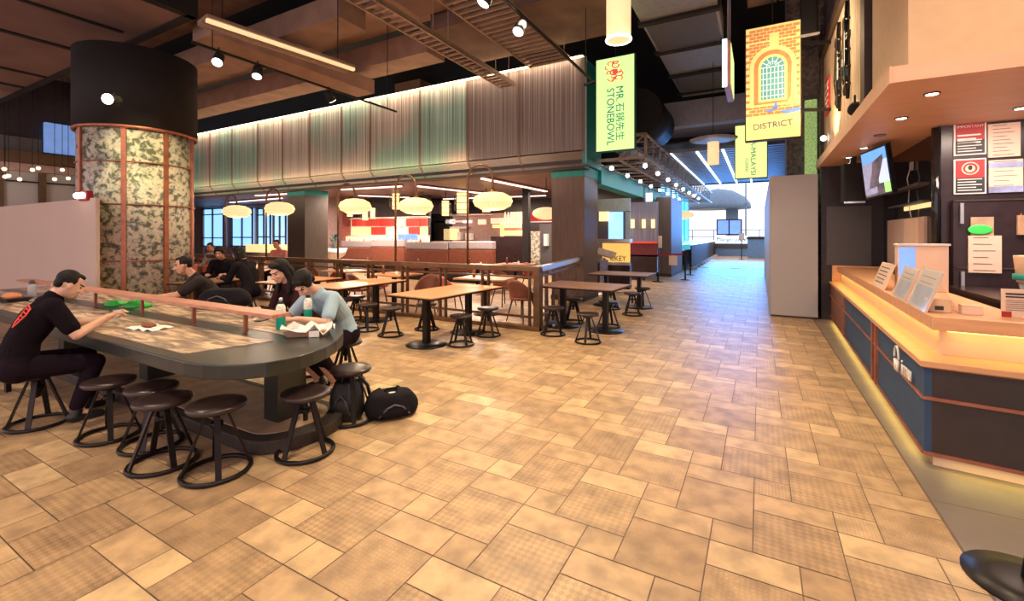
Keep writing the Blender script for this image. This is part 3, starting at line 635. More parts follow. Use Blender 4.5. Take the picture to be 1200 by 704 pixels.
vtext('YA-MALAYSI', .17, 'banner_text', b2, .05, .60, length=1.02); vtext('CUISINE', .10, 'banner_text', b2, -.10, .36)
MB().cyl((0, .06, 1.4), (0, .06, 4.0), .012, 6).build('hanger_rod', 'lamp_black', b2)

# ================================================================ left side: column, partition, far hall
cx, cy, R = -10.43, 4.06, .87
t = thing('mosaic_column', 'thick round column clad in mottled green and cream glass panels with copper strips', 'column', (cx, cy, 0))
MB().lathe([(R, .0), (R, 3.5)], (cx, cy, 0), 48).build('cladding', 'mottled', t, world=True)
MB().lathe([(R+.06, 3.52), (R+.06, 4.95), (R-.2, 5.0)], (cx, cy, 0), 48).build('upper_drum', 'joint_dark', t, world=True, label='black drum at the top of the column')
MB().ring((cx, cy, 3.51), R+.04, .03, 48).build('rim', 'copper', t, world=True)
ca = math.atan2(-cy, -cx)
for k in (-62, -13, 26, 66, 110, 160, 205, 250): 
    a = ca+math.radians(k); p = V((cx+(R+.01)*math.cos(a), cy+(R+.01)*math.sin(a), 0))
    MB().bar(p+V((0, 0, .02)), p+V((0, 0, 3.5)), .07, .05, up=(math.cos(a), math.sin(a), 0)).build('copper_strip', 'copper', t, world=True)
for z in (1.15, 2.15, 2.9): MB().ring((cx, cy, z), R+.012, .012, 48).build('band', 'copper', t, world=True)
t = thing('drum_spotlight', 'bright round spotlight clipped to the black drum of the mosaic column', 'spotlight', (cx+.6, cy-.7, 3.9))
p_ = ond(133, 117, 7.0); t.location = p_; spot_head(t, p_, p_+V((.5, -.6, -.15)), 1.6)
light('SPOT', 'column_spot', (-7.75, 3.0, 4.55), (-9.7, 3.85, 2.9), 300, (1, .86, .42), .06, spot=.6, blend=.8)
tag(MB().box((-19.5, 3.10, 0), (-9.45, 3.16, 2.22)).build('partition_screen', 'partition', world=True, bevel=.01), 'plain beige freestanding partition screen behind the laptop', 'partition')
t = thing('exit_light', 'small red lamp with two glowing heads on the beige partition top', 'lamp', ond(93, 229, 7.4))
q = t.location; MB().cbox(q+V((0, .08, 0)), (.34, .1, .16)).build('body', 'red', t, world=True, bevel=.02)
MB().ball(q+V((-.09, 0, 0)), .05).build('bulb', 'glow_white', t, world=True); MB().ball(q+V((.1, 0, 0)), .05).build('bulb', 'glow_white', t, world=True)
# far left hall: a shopfront running along the aisle direction at the left
WX = -20.0
struct(MB().box((WX-.6, -2.4, 0), (WX-.4, 9.0, 7.2)).build('wall_left', 'dark_wall'))
struct(MB().box((-45, 9.0, 0), (-20.9, 9.2, 7.2)).build('wall_left', 'dark_wall'))
deep('lintel_beam', 'brown lintel beam above the far left windows', 'beam', [((WX-.35, -2.4, 3.88), (WX-.02, 8.9, 4.22))], 'lintel')
t = thing('far_shopfront', 'distant mauve glass shopfront with dark posts above the beige partition', 'shopfront', (WX, 3, 0))
MB().box((WX-.38, -2.4, 3.62), (WX-.2, 8.9, 3.87)).build('fascia', 'interior_pink', t, world=True)
MB().box((WX-.36, -2.4, 0), (WX-.3, 8.9, 3.62)).build('pane', 'hoarding', t, world=True)
for i in range(12):
    y = -2.2+i*.93; MB().box((WX-.3, y, 0), (WX-.18, y+.16, 3.62)).build('post', 'lintel', t, world=True)
MB().box((WX-.3, -2.4, 3.28), (WX-.22, 8.9, 3.32)).build('rail', 'lamp_black', t, world=True)
tag(MB().box((WX-.3, 5.36, 4.30), (WX-.15, 6.22, 5.26)).build('blue_screen', 'glow_dim_blue', world=True), 'blue lit screen left of the mosaic column', 'screen')
deep('mauve_bulkhead', 'mauve bulkhead above the brown lintel at the far left', 'bulkhead', [((WX-.38, -2.4, 4.24), (WX-.2, 5.3, 4.68))], 'grey_panel')
for ng, (px, py) in enumerate(((5, 198), (38, 199), (45, 197), (73, 199), (6, 207), (10, 206), (23, 210), (64, 210), (80, 209))):
    p = onx(px, py, WX+.3); t = thing('globe_lamp', ORD[ng].replace('nearest', 'first')+' tiny glowing globe lamp counted along the rows in the far left hall', 'lamp', p, group='globe lamps in the far left hall')
    MB().ball((0, 0, 0), .055, 10).build('globe', 'glow_warm', t); MB().cyl((0, 0, .05), (0, 0, 7.2-p.z), .008, 6).build('cord', 'lamp_black', t)

# ================================================================ RESTAURANT INTERIOR
mat('mauve_ceiling', (.17, .10, .10), .5, noise=.3, scale=2)
struct(MB().box((-45, 10.55, 3.36), (-3.9, 19.3, 3.46)).build('ceiling', 'mauve_ceiling'))
struct(MB().box((-19, 19.1, 0), (-3.9, 19.3, 3.4)).build('wall_back', 'dark_wall'))
struct(MB().box((-45, 15.2, 0), (-18.1, 15.35, 3.35)).build('wall_back', 'interior_pink'))
struct(MB().box((-18.1, 15.2, 0), (-12.5, 15.35, 3.35)).build('wall_back', 'dark_wall'))
struct(MB().box((-13.6, 15.35, 0), (-13.5, 19.1, 3.35)).build('wall_side', 'dark_wall'))
def strip(px0, py0, px1, py1, z, lb, wd=.12):
    a = onz(px0, py0, z); b = onz(px1, py1, z)
    t = thing('ceiling_light_strip', lb, 'ceiling light', (a+b)/2)
    MB().bar(a, b, wd, .05).build('diffuser', 'glow_ceiling', t, world=True)
    MB().bar(a+V((0, 0, .03)), b+V((0, 0, .03)), wd+.16, .04).build('frame', 'interior_red_wall', t, world=True)
for i, q in enumerate(((490, 218, 590, 229), (565, 209, 640, 224), (400, 222, 470, 218), (420, 229, 500, 232), (520, 233, 640, 229), (270, 237, 330, 232), (405, 238, 480, 240), (300, 229, 336, 227))):
    strip(*q, 3.3, ['light strip nearest the arc lamp over the corner', 'light strip running to the brown column top', 'light strip behind the left arc lamp', 'second light strip behind the left arc lamp', 'reddish light strip over the kitchen', 'light strip over the blue windows', 'farthest light strip over the bar', 'short light strip beside the olive column'][i])
# blue windows
for i, (p0, p1) in enumerate(((238, 263), (273, 297), (303, 318), (322, 336))):
    a, b = ony(p0, 288, 15.1), ony(p1, 244, 15.1)
    t = struct(MB().box((a.x, 15.08, a.z), (b.x, 15.14, b.z)).build('window_%d' % (i+1), 'glow_blue_window'))
    f = MB()
    for x in (a.x, (a.x+b.x)/2, b.x): f.box((x-.03, 15.0, a.z-.05), (x+.03, 15.08, b.z+.05))
    for z in (a.z, a.z+.5, b.z-.35, b.z): f.box((a.x, 15.0, z-.03), (b.x, 15.08, z+.03))
    f.build('window_frame', 'sign_frame', t)
a, b = ony(290, 296, 14.6), ony(336, 290, 14.6)
deep('banquette_ledge', 'yellowish glowing ledge below the blue windows', 'ledge', [((a.x, 14.5, .7), (b.x+.3, 15.0, 1.12))], 'shelf_yellow')
# bar with shelves
t = thing('bar_shelves', 'glowing bar back with red and white shelves and bottles', 'shelf', (-14.5, 15, 0))
def sbox(px0, px1, py0, py1, y=15.9, d=.2):
    a = ony(px0, py1, y); b = ony(px1, py0, y); return (a.x, y, a.z), (b.x, y+d, b.z)
def sb(parent, name, m, *q, **k):
    return MB().box(*sbox(*q, **k)).build(name, m, parent, world=True)
sb(t, 'backboard', 'shelf_glow', 406, 500, 253, 288, y=15.1, d=.06)
rndb = random.Random(5)
for row, (y0, y1) in enumerate(((256, 265), (266, 275))):
    x = 412
    while x < 498:
        wv = rndb.choice((9, 12, 16)); sb(t, 'shelf_box', rndb.choice(('red_glow', 'shelf_glow', 'red_glow', 'shelf_yellow')), x, min(x+wv, 499), y0, y1, y=14.95, d=.15); x += wv+1
for yy in (255, 265, 275.5): sb(t, 'shelf', 'white_paint', 408, 500, yy, yy+1.0, y=14.85, d=.25)
sb(t, 'counter_front', 'shelf_glow', 400, 500, 277, 287, y=14.7, d=.2)
sb(t, 'screen', 'menu_blue', 466, 489, 274, 281, y=14.66, d=.04)
for i in range(16):
    p = ony(410+i*5.5, 286, 14.6); MB().lathe([(.045, 0), (.045, .14), (.015, .19), (.015, .24)], p, 8).build('bottle', 'bottle_white' if i % 3 else 'red', t, world=True)
# kitchen
t = thing('open_kitchen', 'open kitchen line with steel shelves, dishes and yellow lit boards', 'kitchen', (-11, 15.9, 0))
sb(t, 'counter', 'grey_vinyl', 505, 574, 283, 300, y=15.4, d=.4)
sb(t, 'backboard', 'interior_pink', 503, 612, 249, 300, y=16.12, d=.05)
for q, m in (((503, 527, 250, 283), 'lamp_black'), ((513, 575, 251.5, 253), 'white_paint'), ((520, 535, 268, 281), 'shelf_yellow'), ((526, 548, 265, 268), 'silver'), ((560, 567, 257, 263), 'shelf_glow'), ((575, 600, 255, 262), 'shelf_glow'), ((577, 606, 263, 267), 'shelf_yellow'), ((590, 612, 270, 276), 'shelf_yellow'), ((598, 612, 248, 262), 'shelf_yellow'), ((510, 545, 258, 261), 'silver'), ((545, 552, 273, 281), 'white_paint'), ((536, 540, 272, 281), 'bottle_white'), ((522, 530, 257, 262), 'glow_ceiling'), ((542, 550, 258, 261), 'glow_ceiling'), ((586, 588, 262, 277), 'shelf_yellow'), ((504, 508, 262, 282), 'interior_pink')):
    sb(t, 'kitchen_fitting', m, *q)
for i in range(12):
    p = ony(592+(i % 6)*3.6, 258+(i//6)*9, 15.8); MB().lathe([(.05, 0), (.05, .2), (.02, .27), (.02, .34)], p, 8).build('bottle', 'shelf_glow', t, world=True)
t = thing('kitchen_screen', 'dark screen wall in front of the kitchen at the right of the booths', 'screen wall', (-11.6, 16, 0))
a = ony(575, 302, 14.9); b = ony(620, 277, 14.9); MB().box((a.x, 14.9, 0), (b.x, 15.05, b.z)).build('panel', 'kiosk_wall', t, world=True)
a = ony(612, 302, 14.7); MB().box((a.x, 14.7, 0), (a.x+.25, 14.88, 3.35)).build('post', 'lamp_black', t, world=True)
t = thing('patterned_shelf', 'shelf unit with a red and white patterned end panel beside the brown column', 'shelf', (-9, 17, 0))
sb(t, 'end_panel', 'mottled', 621, 632, 271, 322, y=16.5); sb(t, 'body', 'grey_panel', 632, 648, 262, 323, y=16.6)
sb(t, 'upper_shelf', 'red', 618, 648, 248, 259, y=16.8); sb(t, 'shelf_board', 'white_paint', 618, 648, 259, 260.5, y=16.7); sb(t, 'towel', 'white_paint', 637, 641, 274, 288, y=16.4)
# square lanterns
sl = None
for i, (px, py, s_) in enumerate(((428, 251, 8), (495, 243, 9), (522, 244, 9), (541, 238, 12), (464, 236, 10), (570, 238, 10), (437, 250, 7), (410, 247, 8), (313, 247, 7))):
    y = 14.0; p = ony(px, py, y); hh = s_*2.2*15/FL*.5*.9
    if sl is None:
        sl = thing('square_lantern', 'x', 'lantern', p); first = sl
        MB().cyl((0, 0, -.32), (0, 0, .32), .15, 12).build('lamp_shade', 'lantern_warm', sl)
        f = MB()
        for sx in (-1, 1):
            for sy in (-1, 1):
                f.bar((sx*.2, sy*.2, -.22), (sx*.2, sy*.2, .22), .025)
        for z in (-.22, .22, 0):
            for s2 in (-1, 1): f.bar((-.22, s2*.2, z), (.22, s2*.2, z), .02); f.bar((s2*.2, -.22, z), (s2*.2, .22, z), .02)
        f.build('frame', 'sign_frame', sl); MB().cyl((0, 0, .2), (0, 0, .8), .012, 6).build('cord', 'lamp_black', sl)
        o = sl
    else: o = dup(sl, p, 0, 'x')
    o.rotation_euler.z = .5; o.scale = (s_/10,)*3
    [k for k in o.children if k.name.startswith('cord')][0].scale.z = (3.36-p.z)/(.8*s_/10)
    o['label'] = ['glowing framed lantern right of the left arc lamp', 'glowing framed lantern above the leather booths', 'small framed lantern between two larger ones above the kitchen', 'largest framed lantern left of the right arc lamp pole', 'framed lantern behind the middle arc lamp', 'framed lantern just behind the right arc lamp shade', 'small framed lantern beside the dark panel over the bar', 'framed lantern right above the left arc lamp shade', 'small framed lantern in front of the blue windows'][i]
# booths
def booth(px0, px1, y, z, lb):
    a = ony(px0, 300, y); b = ony(px1, 300, y); t = thing('booth_bench', lb, 'bench', ((a.x+b.x)/2, y, 0))
    MB().box((a.x, y, .1), (b.x, y+.18, z-.28)).build('backrest', 'leather', t, world=True, bevel=.03)
    MB().box((a.x, y-.01, z-.27), (b.x, y+.2, z)).build('headrest', 'grey_vinyl', t, world=True, bevel=.03, label='grey padded headrest')
    MB().box((a.x, y-.55, .38), (b.x, y, .5)).build('seat', 'leather', t, world=True, bevel=.03)
    MB().box((a.x, y-.45, 0), (b.x, y, .38)).build('base', 'dark_wall', t, world=True)
booth(400, 434, 14.2, 1.36, 'leftmost leather booth bench with a pale headrest'); booth(434.5, 474, 14.2, 1.40, 'second leather booth bench with a grey headrest')
booth(475, 525, 13.0, 1.36, 'third leather booth bench with a grey headrest near the kitchen'); booth(525.5, 578, 13.0, 1.40, 'rightmost leather booth bench with a grey headrest')
tag(MB().box(*sbox(378, 398, 225, 300, y=14.6, d=.3)).build('wall_pier', 'interior_pink', world=True), 'mauve pier with a small notice behind the left arc lamp', 'pier')
tag(MB().box(*sbox(396, 401, 232, 300, y=14.5, d=.5)).build('wall_post', 'interior_red_wall', world=True), 'narrow dark red post right of the mauve pier', 'post')
tag(MB().box(*sbox(226, 238, 238, 300, y=15.0, d=.1)).build('wall_pier', 'interior_pink', world=True), 'pinkish pier left of the blue windows', 'pier')
t = thing('potted_plant', 'dark leafy plant in a wide white bowl planter behind the left railing', 'plant', ony(392, 303, 12.5)); q = t.location
MB().lathe([(.2, 0), (.42, .15), (.5, .42), (.46, .42), (.3, .3)], q, 20).build('planter', 'white_paint', t, world=True)
lf = MB(); rp = random.Random(2)
for i in range(26):
    a = rp.uniform(0, 6.3); r_ = rp.uniform(.1, .35); h = rp.uniform(.5, 1.0); p = V((q.x+r_*math.cos(a), q.y+r_*math.sin(a), q.z+h))
    d = V((math.cos(a)*.14, math.sin(a)*.14, .05)); s2 = V((-math.sin(a)*.05, math.cos(a)*.05, 0)); lf.quad(p-d, p+s2, p+d, p-s2); lf.cyl(q+V((0, 0, .3)), p, .006, 4)
lf.build('leaves', 'teal_dark', t, world=True)

# ---------------------------------------------------------------- bronze railing
rl = thing('bronze_railing', 'bronze railing with broad top rail around the restaurant seating', 'railing', (-8, 6.8, 0))
MB().box((-19, 6.74, .99), (-3.2, 6.86, 1.08)).build('top_rail', 'bronze', rl, world=True, bevel=.01)
MB().box((-19, 6.72, 0), (-3.2, 6.88, .07)).build('kerb', 'bronze', rl, world=True, bevel=.01)
MB().box((-19, 6.78, .20), (-3.25, 6.82, .24)).box((-19, 6.78, .88), (-3.25, 6.82, .91)).build('lower_bar', 'bronze', rl, world=True)
A = V((-3.26, 6.8, 0)); B = V((-3.85, 10.3, 0))
MB().bar(A+V((0, 0, 1.035)), B+V((0, 0, 1.035)), .12, .09).build('top_rail', 'silver', rl, world=True, label='top rail coloured silver to paint its daylight sheen')  # bronze rail given a silver colour in place of daylight sheen
MB().bar(A+V((0, 0, .035)), B+V((0, 0, .035)), .16, .07).build('kerb', 'bronze', rl, world=True)
MB().bar(A+V((0, 0, .9)), B+V((0, 0, .9)), .03, .03).bar(A+V((0, 0, .22)), B+V((0, 0, .22)), .04, .03).build('lower_bar', 'bronze', rl, world=True)
x = -3.27
for i in range(15):
    px_ = x-i*.95
    for d in (0, .13): MB().box((px_-d-.03, 6.77, .05), (px_-d+.0, 6.83, 1.0)).build('post', 'bronze', rl, world=True)
for i in range(1, 7):
    p = A.lerp(B, i/7)
    MB().bar(p+V((0, 0, .05)), p+V((0, 0, 1.0)), .03).build('post', 'bronze', rl, world=True)
    p = A.lerp(B, i/7+.03); MB().bar(p+V((0, 0, .05)), p+V((0, 0, 1.0)), .03).build('post', 'bronze', rl, world=True)
MB().box((-3.31, 6.73, 0), (-3.2, 6.87, 1.02)).build('post', 'bronze', rl, world=True, label='thick corner post')

# arc lamps
def arc_lamp(px, top, drop, lb, zl=2.1, r=.33):
    bx = ony(px, 300, 6.8).x
    t = thing('arc_lamp', lb, 'lamp', (bx, 6.8, 1.08))
    h = top-1.08; rad = .27
    pts = [(0, 0, 0), (0, 0, h-rad)]+[(rad-rad*math.cos(PI*i/12), 0, h-rad+rad*math.sin(PI*i/12)) for i in range(1, 13)]+[(2*rad, 0, h-rad-drop)]
    MB().tube(pts, .021, 8).build('pole', 'bronze', t)
    zc = h-rad-drop-.18
    sh = MB(); prof = []
    n = 12
    for i in range(n+1):
        a = -PI/2+PI*i/n; prof.append((max(.04, r*math.cos(a)**.8 if math.cos(a) > 0 else .04), .16*math.sin(a)))
    sh.lathe(prof, (2*rad, 0, zc), 28); s_ = sh.build('lamp_shade', 'lantern', t)
    rb = MB()
    for k in range(28):
        a = 2*PI*k/28; rb.tube([(2*rad+q[0]*1.01*math.cos(a), q[0]*1.01*math.sin(a), zc+q[1]*1.01) for q in prof[::2]], .004, 4)
    rb.build('shade_ribs', 'lantern_warm', s_)
    MB().cyl((2*rad, 0, zc+.14), (2*rad, 0, zc+.2), .05, 12).build('cap', 'bronze', t)
    light('POINT', 'arc_lamp_light', (bx+2*rad, 6.8, 1.08+zc-.28), (0, 0, 0), 8, (1, .68, .35), .1)
arc_lamp(396, 2.73, .05, 'arc lamp with oval paper shade in front of the olive column')
arc_lamp(463.5, 2.81, .18, 'arc lamp with oval paper shade in the middle of the railing')
arc_lamp(548, 2.88, .22, 'arc lamp with oval paper shade nearest the railing corner', r=.35)
arc_lamp(312, 2.75, .05, 'arc lamp with oval paper shade second from the mosaic column'); arc_lamp(264, 2.68, .0, 'arc lamp with oval paper shade nearest the mosaic column')
t = thing('paper_lantern', 'oval paper lantern half hidden by the left edge of the brown column', 'lantern', (-5.6, 12.4, 2.2))
p = ony(640, 250, 12.4); t.location = p
MB().ball(p, (.42, .42, .19), 24).build('lamp_shade', 'lantern', t, world=True); MB().cyl(p, p+V((0, 0, 1.1)), .01, 6).build('cord', 'lamp_black', t, world=True)
t = thing('paper_lantern', 'long oval yellow lantern hanging beyond the red rope posts', 'lantern', (-3, 23, 2)); p = ony(795, 252, 24); t.location = p
MB().ball(p, (.75, .4, .24), 24).build('lamp_shade', 'lantern', t, world=True); MB().cyl(p, p+V((0, 0, 1.6)), .012, 6).build('cord', 'lamp_black', t, world=True)

# ================================================================ FURNITURE
def make_stool():
    t = thing('round_stool', 'x', 'stool')
    MB().lathe([(.0, .405), (.11, .408), (.165, .42), (.175, .437), (.168, .452), (.12, .458), (0, .457)], n=28).build('seat', 'stool_seat', t)
    MB().cyl((0, 0, .24), (0, 0, .41), .018, 10).lathe([(.03, .375), (.075, .385), (.08, .41), (.02, .41)], n=16).lathe([(.02, .30), (.038, .30), (.038, .33), (.02, .33)], n=12).build('screw_post', 'dark_metal', t)
    for k in range(4):
        a = PI/4+k*PI/2; c, s_ = math.cos(a), math.sin(a)
        MB().bar((.055*c, .055*s_, .40), (.188*c, .188*s_, .02), .034, .014, up=(c, s_, 0)).build('leg', 'dark_metal', t)
    MB().ring((0, 0, .016), .192, .016, 36, 8, .9).build('foot_ring', 'dark_metal', t)
    return t
stool0 = make_stool(); used = [False]
def stool(x, y, rz, label, s=1.0, group=None):
    if not used[0]: used[0] = True; o = stool0; o.location = (x, y, 0); o.rotation_euler = (0, 0, rz); o['label'] = label
    else: o = dup(stool0, (x, y, 0), rz, label)
    o.scale = (s, s, s)
    if group: o['group'] = group
    return o
GC = 'stools around the communal table'
def st(px, py, rz, label, s=1.0, g=GC): p = onz(px, py); return stool(p.x, p.y, rz, label, s, g)
st(45, 497, .2, 'dark round stool under the man in the black T-shirt with the red print')
st(128, 511, .5, 'dark round stool right of the seated man, its seat tucked under his knees')
st(178, 521, .1, 'dark round stool tucked behind the stool with crossing legs near the table edge')
st(191, 543, .7, 'dark round stool overlapping another one between the seated man and the frontmost stool', 1.02)
st(254, 553, .35, 'frontmost dark round stool, nearest the camera before the table end', 1.04)
st(358, 530, .9, 'dark round stool under the rounded end of the communal table')
st(411, 491, .2, 'dark round stool standing over the black bag beside the backpack')
stool(-3.95, 3.40, .5, 'dark round stool under the person in the pale blue shirt', group=GC)
stool(-4.56, 3.45, .3, 'dark round stool under the long haired person at the table', group=GC)
stool(-6.6, 3.55, .3, 'dark round stool under the man with folded arms across the table', group=GC)
GT = 'small stools around the cafe tables'
for px, py, rz, lb in ((540, 404, .3, 'small dark stool right before the orange topped cafe table'), (458, 393, .8, 'small dark stool left of the orange topped cafe table'),
                       (572, 393, .2, 'small dark stool on the right beside the orange topped cafe table and the railing'), (500, 386, .6, 'small stool behind the round base of the orange topped table'),
                       (430, 387, .1, 'small dark stool in front of the long cafe table behind the blue shirted person'), (648, 392, .4, 'small dark stool at the railing corner left of the grey topped table'),
                       (689, 401, .9, 'small dark stool standing out in the aisle before the grey topped table'), (672, 378, .2, 'small dark stool behind the grey topped table by the brown column'),
                       (713, 383, .7, 'small dark stool under the right end of the grey topped table'), (741, 369, .3, 'small dark stool in front of the farthest aisle table'),
                       (753, 361, .9, 'small dark stool at the right end of the farthest aisle table'), (716, 362, .5, 'pale seated stool behind the farthest aisle table'), (418, 374, .5, 'small dark stool behind the long cafe table by the railing')):
    st(px, py, rz, lb, .97 if py > 395 else 1.0, GT)

# cafe tables
def cafe_table(cx, cy, lx, ly, rz, top, lb, axis='y'):
    t = thing('cafe_table', lb, 'table', (cx, cy, 0), rz, 'cafe tables along the railing')
    MB().box((-lx/2, -ly/2, .72), (lx/2, ly/2, .75)).build('tabletop', top, t, bevel=.004)
    MB().box((-lx/2-.004, -ly/2-.004, .712), (lx/2+.004, ly/2+.004, .735)).build('edge_band', 'dark_metal', t)
    for s_ in (-1, 1):
        q = (0, s_*ly*.29) if axis == 'y' else (s_*lx*.29, 0)
        MB().bar((q[0], q[1], .02), (q[0], q[1], .715), .085).build('leg', 'dark_metal', t)
        MB().lathe([(.30, 0), (.30, .012), (.10, .03), (0, .03)], (q[0], q[1], 0), 32).build('base_plate', 'dark_metal', t)
    return t
cafe_table(-4.25, 5.65, .86, 1.72, -.06, 'wood_orange', 'orange topped cafe table on two posts with round bases in the middle of the floor')
cafe_table(-6.35, 5.72, .86, 1.6, .02, 'wood_orange', 'orange wood cafe table behind the person in the pale blue shirt')
cafe_table(-2.66, 7.38, 1.36, .98, -.06, 'wood_brown', 'greyish brown topped cafe table at the railing corner, nearest the aisle', 'x')
cafe_table(-2.72, 10.1, 1.3, .95, .0, 'wood_brown', 'farthest small dark cafe table beside the brown column', 'x')
cafe_table(-7.75, 5.6, .8, 1.3, .05, 'wood_orange', 'cafe table with a pale corner just behind the long haired person')
cafe_table(-9.15, 4.75, .8, 1.2, .3, 'wood_brown', 'cafe table between the two dark clad diners near the mosaic column')

# ---------------------------------------------------------------- communal table
def stadium(x0, x1, y0, y1, n=16):
    r = (y1-y0)/2; cy_ = (y0+y1)/2; pts = []
    for i in range(n+1): a = -PI/2+PI*i/n; pts.append((x1-r*.78+r*.78*math.cos(a), cy_+r*math.sin(a)))
    pts += [(x0, y1), (x0, y0)]
    return pts
ct = thing('communal_table', 'long grey rimmed communal table with a rounded end and pale streaky inlays', 'table', (-6.4, 2.32, 0))
MB().prism([(-10.5, 1.6), (-4.08, 1.575), (-3.6, 1.57), (-3.4, 1.575), (-3.22, 1.60), (-3.08, 1.65), (-2.97, 1.73), (-2.89, 1.83), (-2.85, 1.94), (-2.84, 2.05), (-2.86, 2.17), (-2.91, 2.32), (-3.01, 2.50), (-3.15, 2.68), (-3.32, 2.83), (-3.5, 2.93), (-3.7, 3.0), (-4.0, 3.05), (-10.5, 3.06)], .65, .75).build('tabletop', 'table_rim', ct, world=True, bevel=.008)
MB().prism([(-10.3, 1.68), (-3.62, 1.68), (-3.42, 2.22), (-10.3, 2.22)], .750, .7535).build('inlay', 'table_inlay', ct, world=True, label='pale streaky inlay on the near side')
MB().prism([(-10.3, 2.42), (-3.45, 2.42), (-3.75, 2.97), (-10.3, 2.97)], .750, .7535).build('inlay', 'table_inlay', ct, world=True, label='pale streaky inlay on the far side')
dv = MB().box((-9.6, 2.25, .92), (-3.48, 2.42, .95)); dv.build('divider_shelf', 'divider_wood', ct, world=True, bevel=.004, label='raised wooden shelf along the middle')
for x in (-3.98, -4.84, -5.9, -7.1, -8.4): MB().bar((x, 2.33, .75), (x, 2.33, .925), .028).build('shelf_post', 'copper', ct, world=True)
MB().prism(stadium(-9.8, -3.0, 1.93, 2.75), 0, .10).build('plinth', 'plinth_dark', ct, world=True, bevel=.01)
MB().prism(stadium(-9.7, -3.14, 2.02, 2.66), .10, .108).build('plinth_top', 'plinth_tan', ct, world=True)
for x in (-3.45, -5.6, -7.8):
    MB().box((x-.09, 2.22, .1), (x+.09, 2.48, .66)).build('pedestal', 'table_rim', ct, world=True, bevel=.005)
# table things
def bottle(x, y, lb):
    t = thing('drink_bottle', lb, 'bottle', (x, y, .7535))
    MB().lathe([(0, 0), (.03, 0), (.034, .01), (.034, .10), (.033, .11)], n=20).build('drink', 'teal_drink', t)
    MB().lathe([(.034, .10), (.0355, .11), (.0355, .165), (.030, .185), (.02, .20)], n=20).build('label', 'bottle_label', t)
    MB().lathe([(.018, .195), (.019, .20), (.019, .222), (0, .224)], n=16).build('cap', 'black_plastic', t)
    MB().lathe([(.012, .222), (.013, .245), (0, .25)], n=12).build('nozzle', 'bottle_white', t)
    t.scale = (1.15,)*3
p = onz(329, 386, .75); bottle(p.x, p.y, 'bottle of teal drink standing on the table left of the paper tray')
p = onz(361, 376, .75); bottle(p.x, p.y, 'bottle of teal drink with white cap standing close to the blue shirted person')
t = thing('food_tray', 'brown cardboard food tray with crumpled white paper near the table end', 'tray', (-3.38, 2.52, .7535), .75)
MB().hexa([(-.15, -.09, 0), (.15, -.09, 0), (.15, .09, 0), (-.15, .09, 0)], [(-.18, -.11, .05), (.18, -.11, .05), (.18, .11, .05), (-.18, .11, .05)]).build('tray', 'cardboard', t)
rp = random.Random(8)
cr = MB()
for i in range(6):
    for j in range(4):
        q = lambda a, b: (-.2+a*.066, -.12+b*.06, .06+.035*math.sin(a*2.1+b*1.7)+.02*math.cos(a*3.3-b))
        cr.quad(q(i, j), q(i+1, j), q(i+1, j+1), q(i, j+1))
po = cr.build('crumpled_paper', 'paper_white', t); so = po.modifiers.new('s', 'SOLIDIFY'); so.thickness = .003
MB().box((.02, -.118, .0), (.10, -.108, .05)).build('label_sticker', 'paper_white', t)
def crumple(name, lb, cat, x, y, sx, sy, h, m, rz=0, seed=1, z=.7535):
    t = MB(); rr = random.Random(seed); N = 14; vs = []; fs = []
    for i in range(7):
        th = PI/2*i/6
        for k in range(N):
            a = 2*PI*k/N; r_ = math.cos(th*.98)*(1+rr.uniform(-.16, .16)); vs.append((sx*r_*math.cos(a), sy*r_*math.sin(a), max(0.0, h*math.sin(th)*(1+rr.uniform(-.2, .2)))))
    for i in range(6):
        for k in range(N): fs.append((i*N+k, i*N+(k+1) % N, (i+1)*N+(k+1) % N, (i+1)*N+k))
    fs.append(tuple(range(6*N, 7*N))); fs.append(tuple(range(N))[::-1])
    t.add(vs, fs, True); o = t.build(name, m); o.location = (x, y, z); o.rotation_euler.z = rz
    return tag(o, lb, cat)
p = onz(150, 360, .75)
crumple('plastic_bag', 'bright green plastic bag lying between the men on the table', 'bag', p.x+.12, p.y+.05, .17, .10, .08, 'green_bag', .3, 3)
crumple('plastic_bag', 'smaller green plastic bag left of the bigger one on the table', 'bag', p.x-.28, p.y-.02, .12, .08, .06, 'green_bag', .8, 5)
t = thing('food_wrapper', 'open paper wrapper with brown food before the man in the black T-shirt', 'food', (-4.86, 1.98, .7535), .2)
crp = MB()
for i in range(6):
    for j in range(4):
        q = lambda a, b: (-.17+a*.057, -.10+b*.05, .012+.012*math.sin(a*2.7+b*2.1))
        crp.quad(q(i, j), q(i+1, j), q(i+1, j+1), q(i, j+1))
po = crp.build('paper', 'paper_white', t); so = po.modifiers.new('s', 'SOLIDIFY'); so.thickness = .003
MB().ball((-.02, 0, .03), (.09, .04, .02), 12).build('food', 'brown_food', t)
t = thing('green_cup', 'small white and green cup on the far side of the table by the dark bag', 'cup', onz(294, 371, .7535))
MB().lathe([(.028, 0), (.036, .09)], n=18).build('cup', 'bottle_label', t); MB().lathe([(.033, .06), (.0375, .09), (.03, .095), (0, .095)], n=18).build('lid', 'green_bag', t)
t = thing('laptop', 'silver laptop standing open at the far left of the table', 'laptop', (-8.15, 2.25, .7535), -1.2)
MB().box((-.17, -.12, 0), (.17, .12, .015)).build('keyboard_base', 'silver', t, bevel=.003)
MB().hexa([(-.17, .12, .01), (.17, .12, .01), (.17, .13, .012), (-.17, .13, .012)], [(-.17, .20, .22), (.17, .20, .22), (.17, .21, .222), (-.17, .21, .222)]).build('screen', 'silver', t)
t = thing('takeaway_tray', 'black takeaway tray with an orange lump of food at the left edge', 'food', (-8.45, 1.93, .7535), .2)
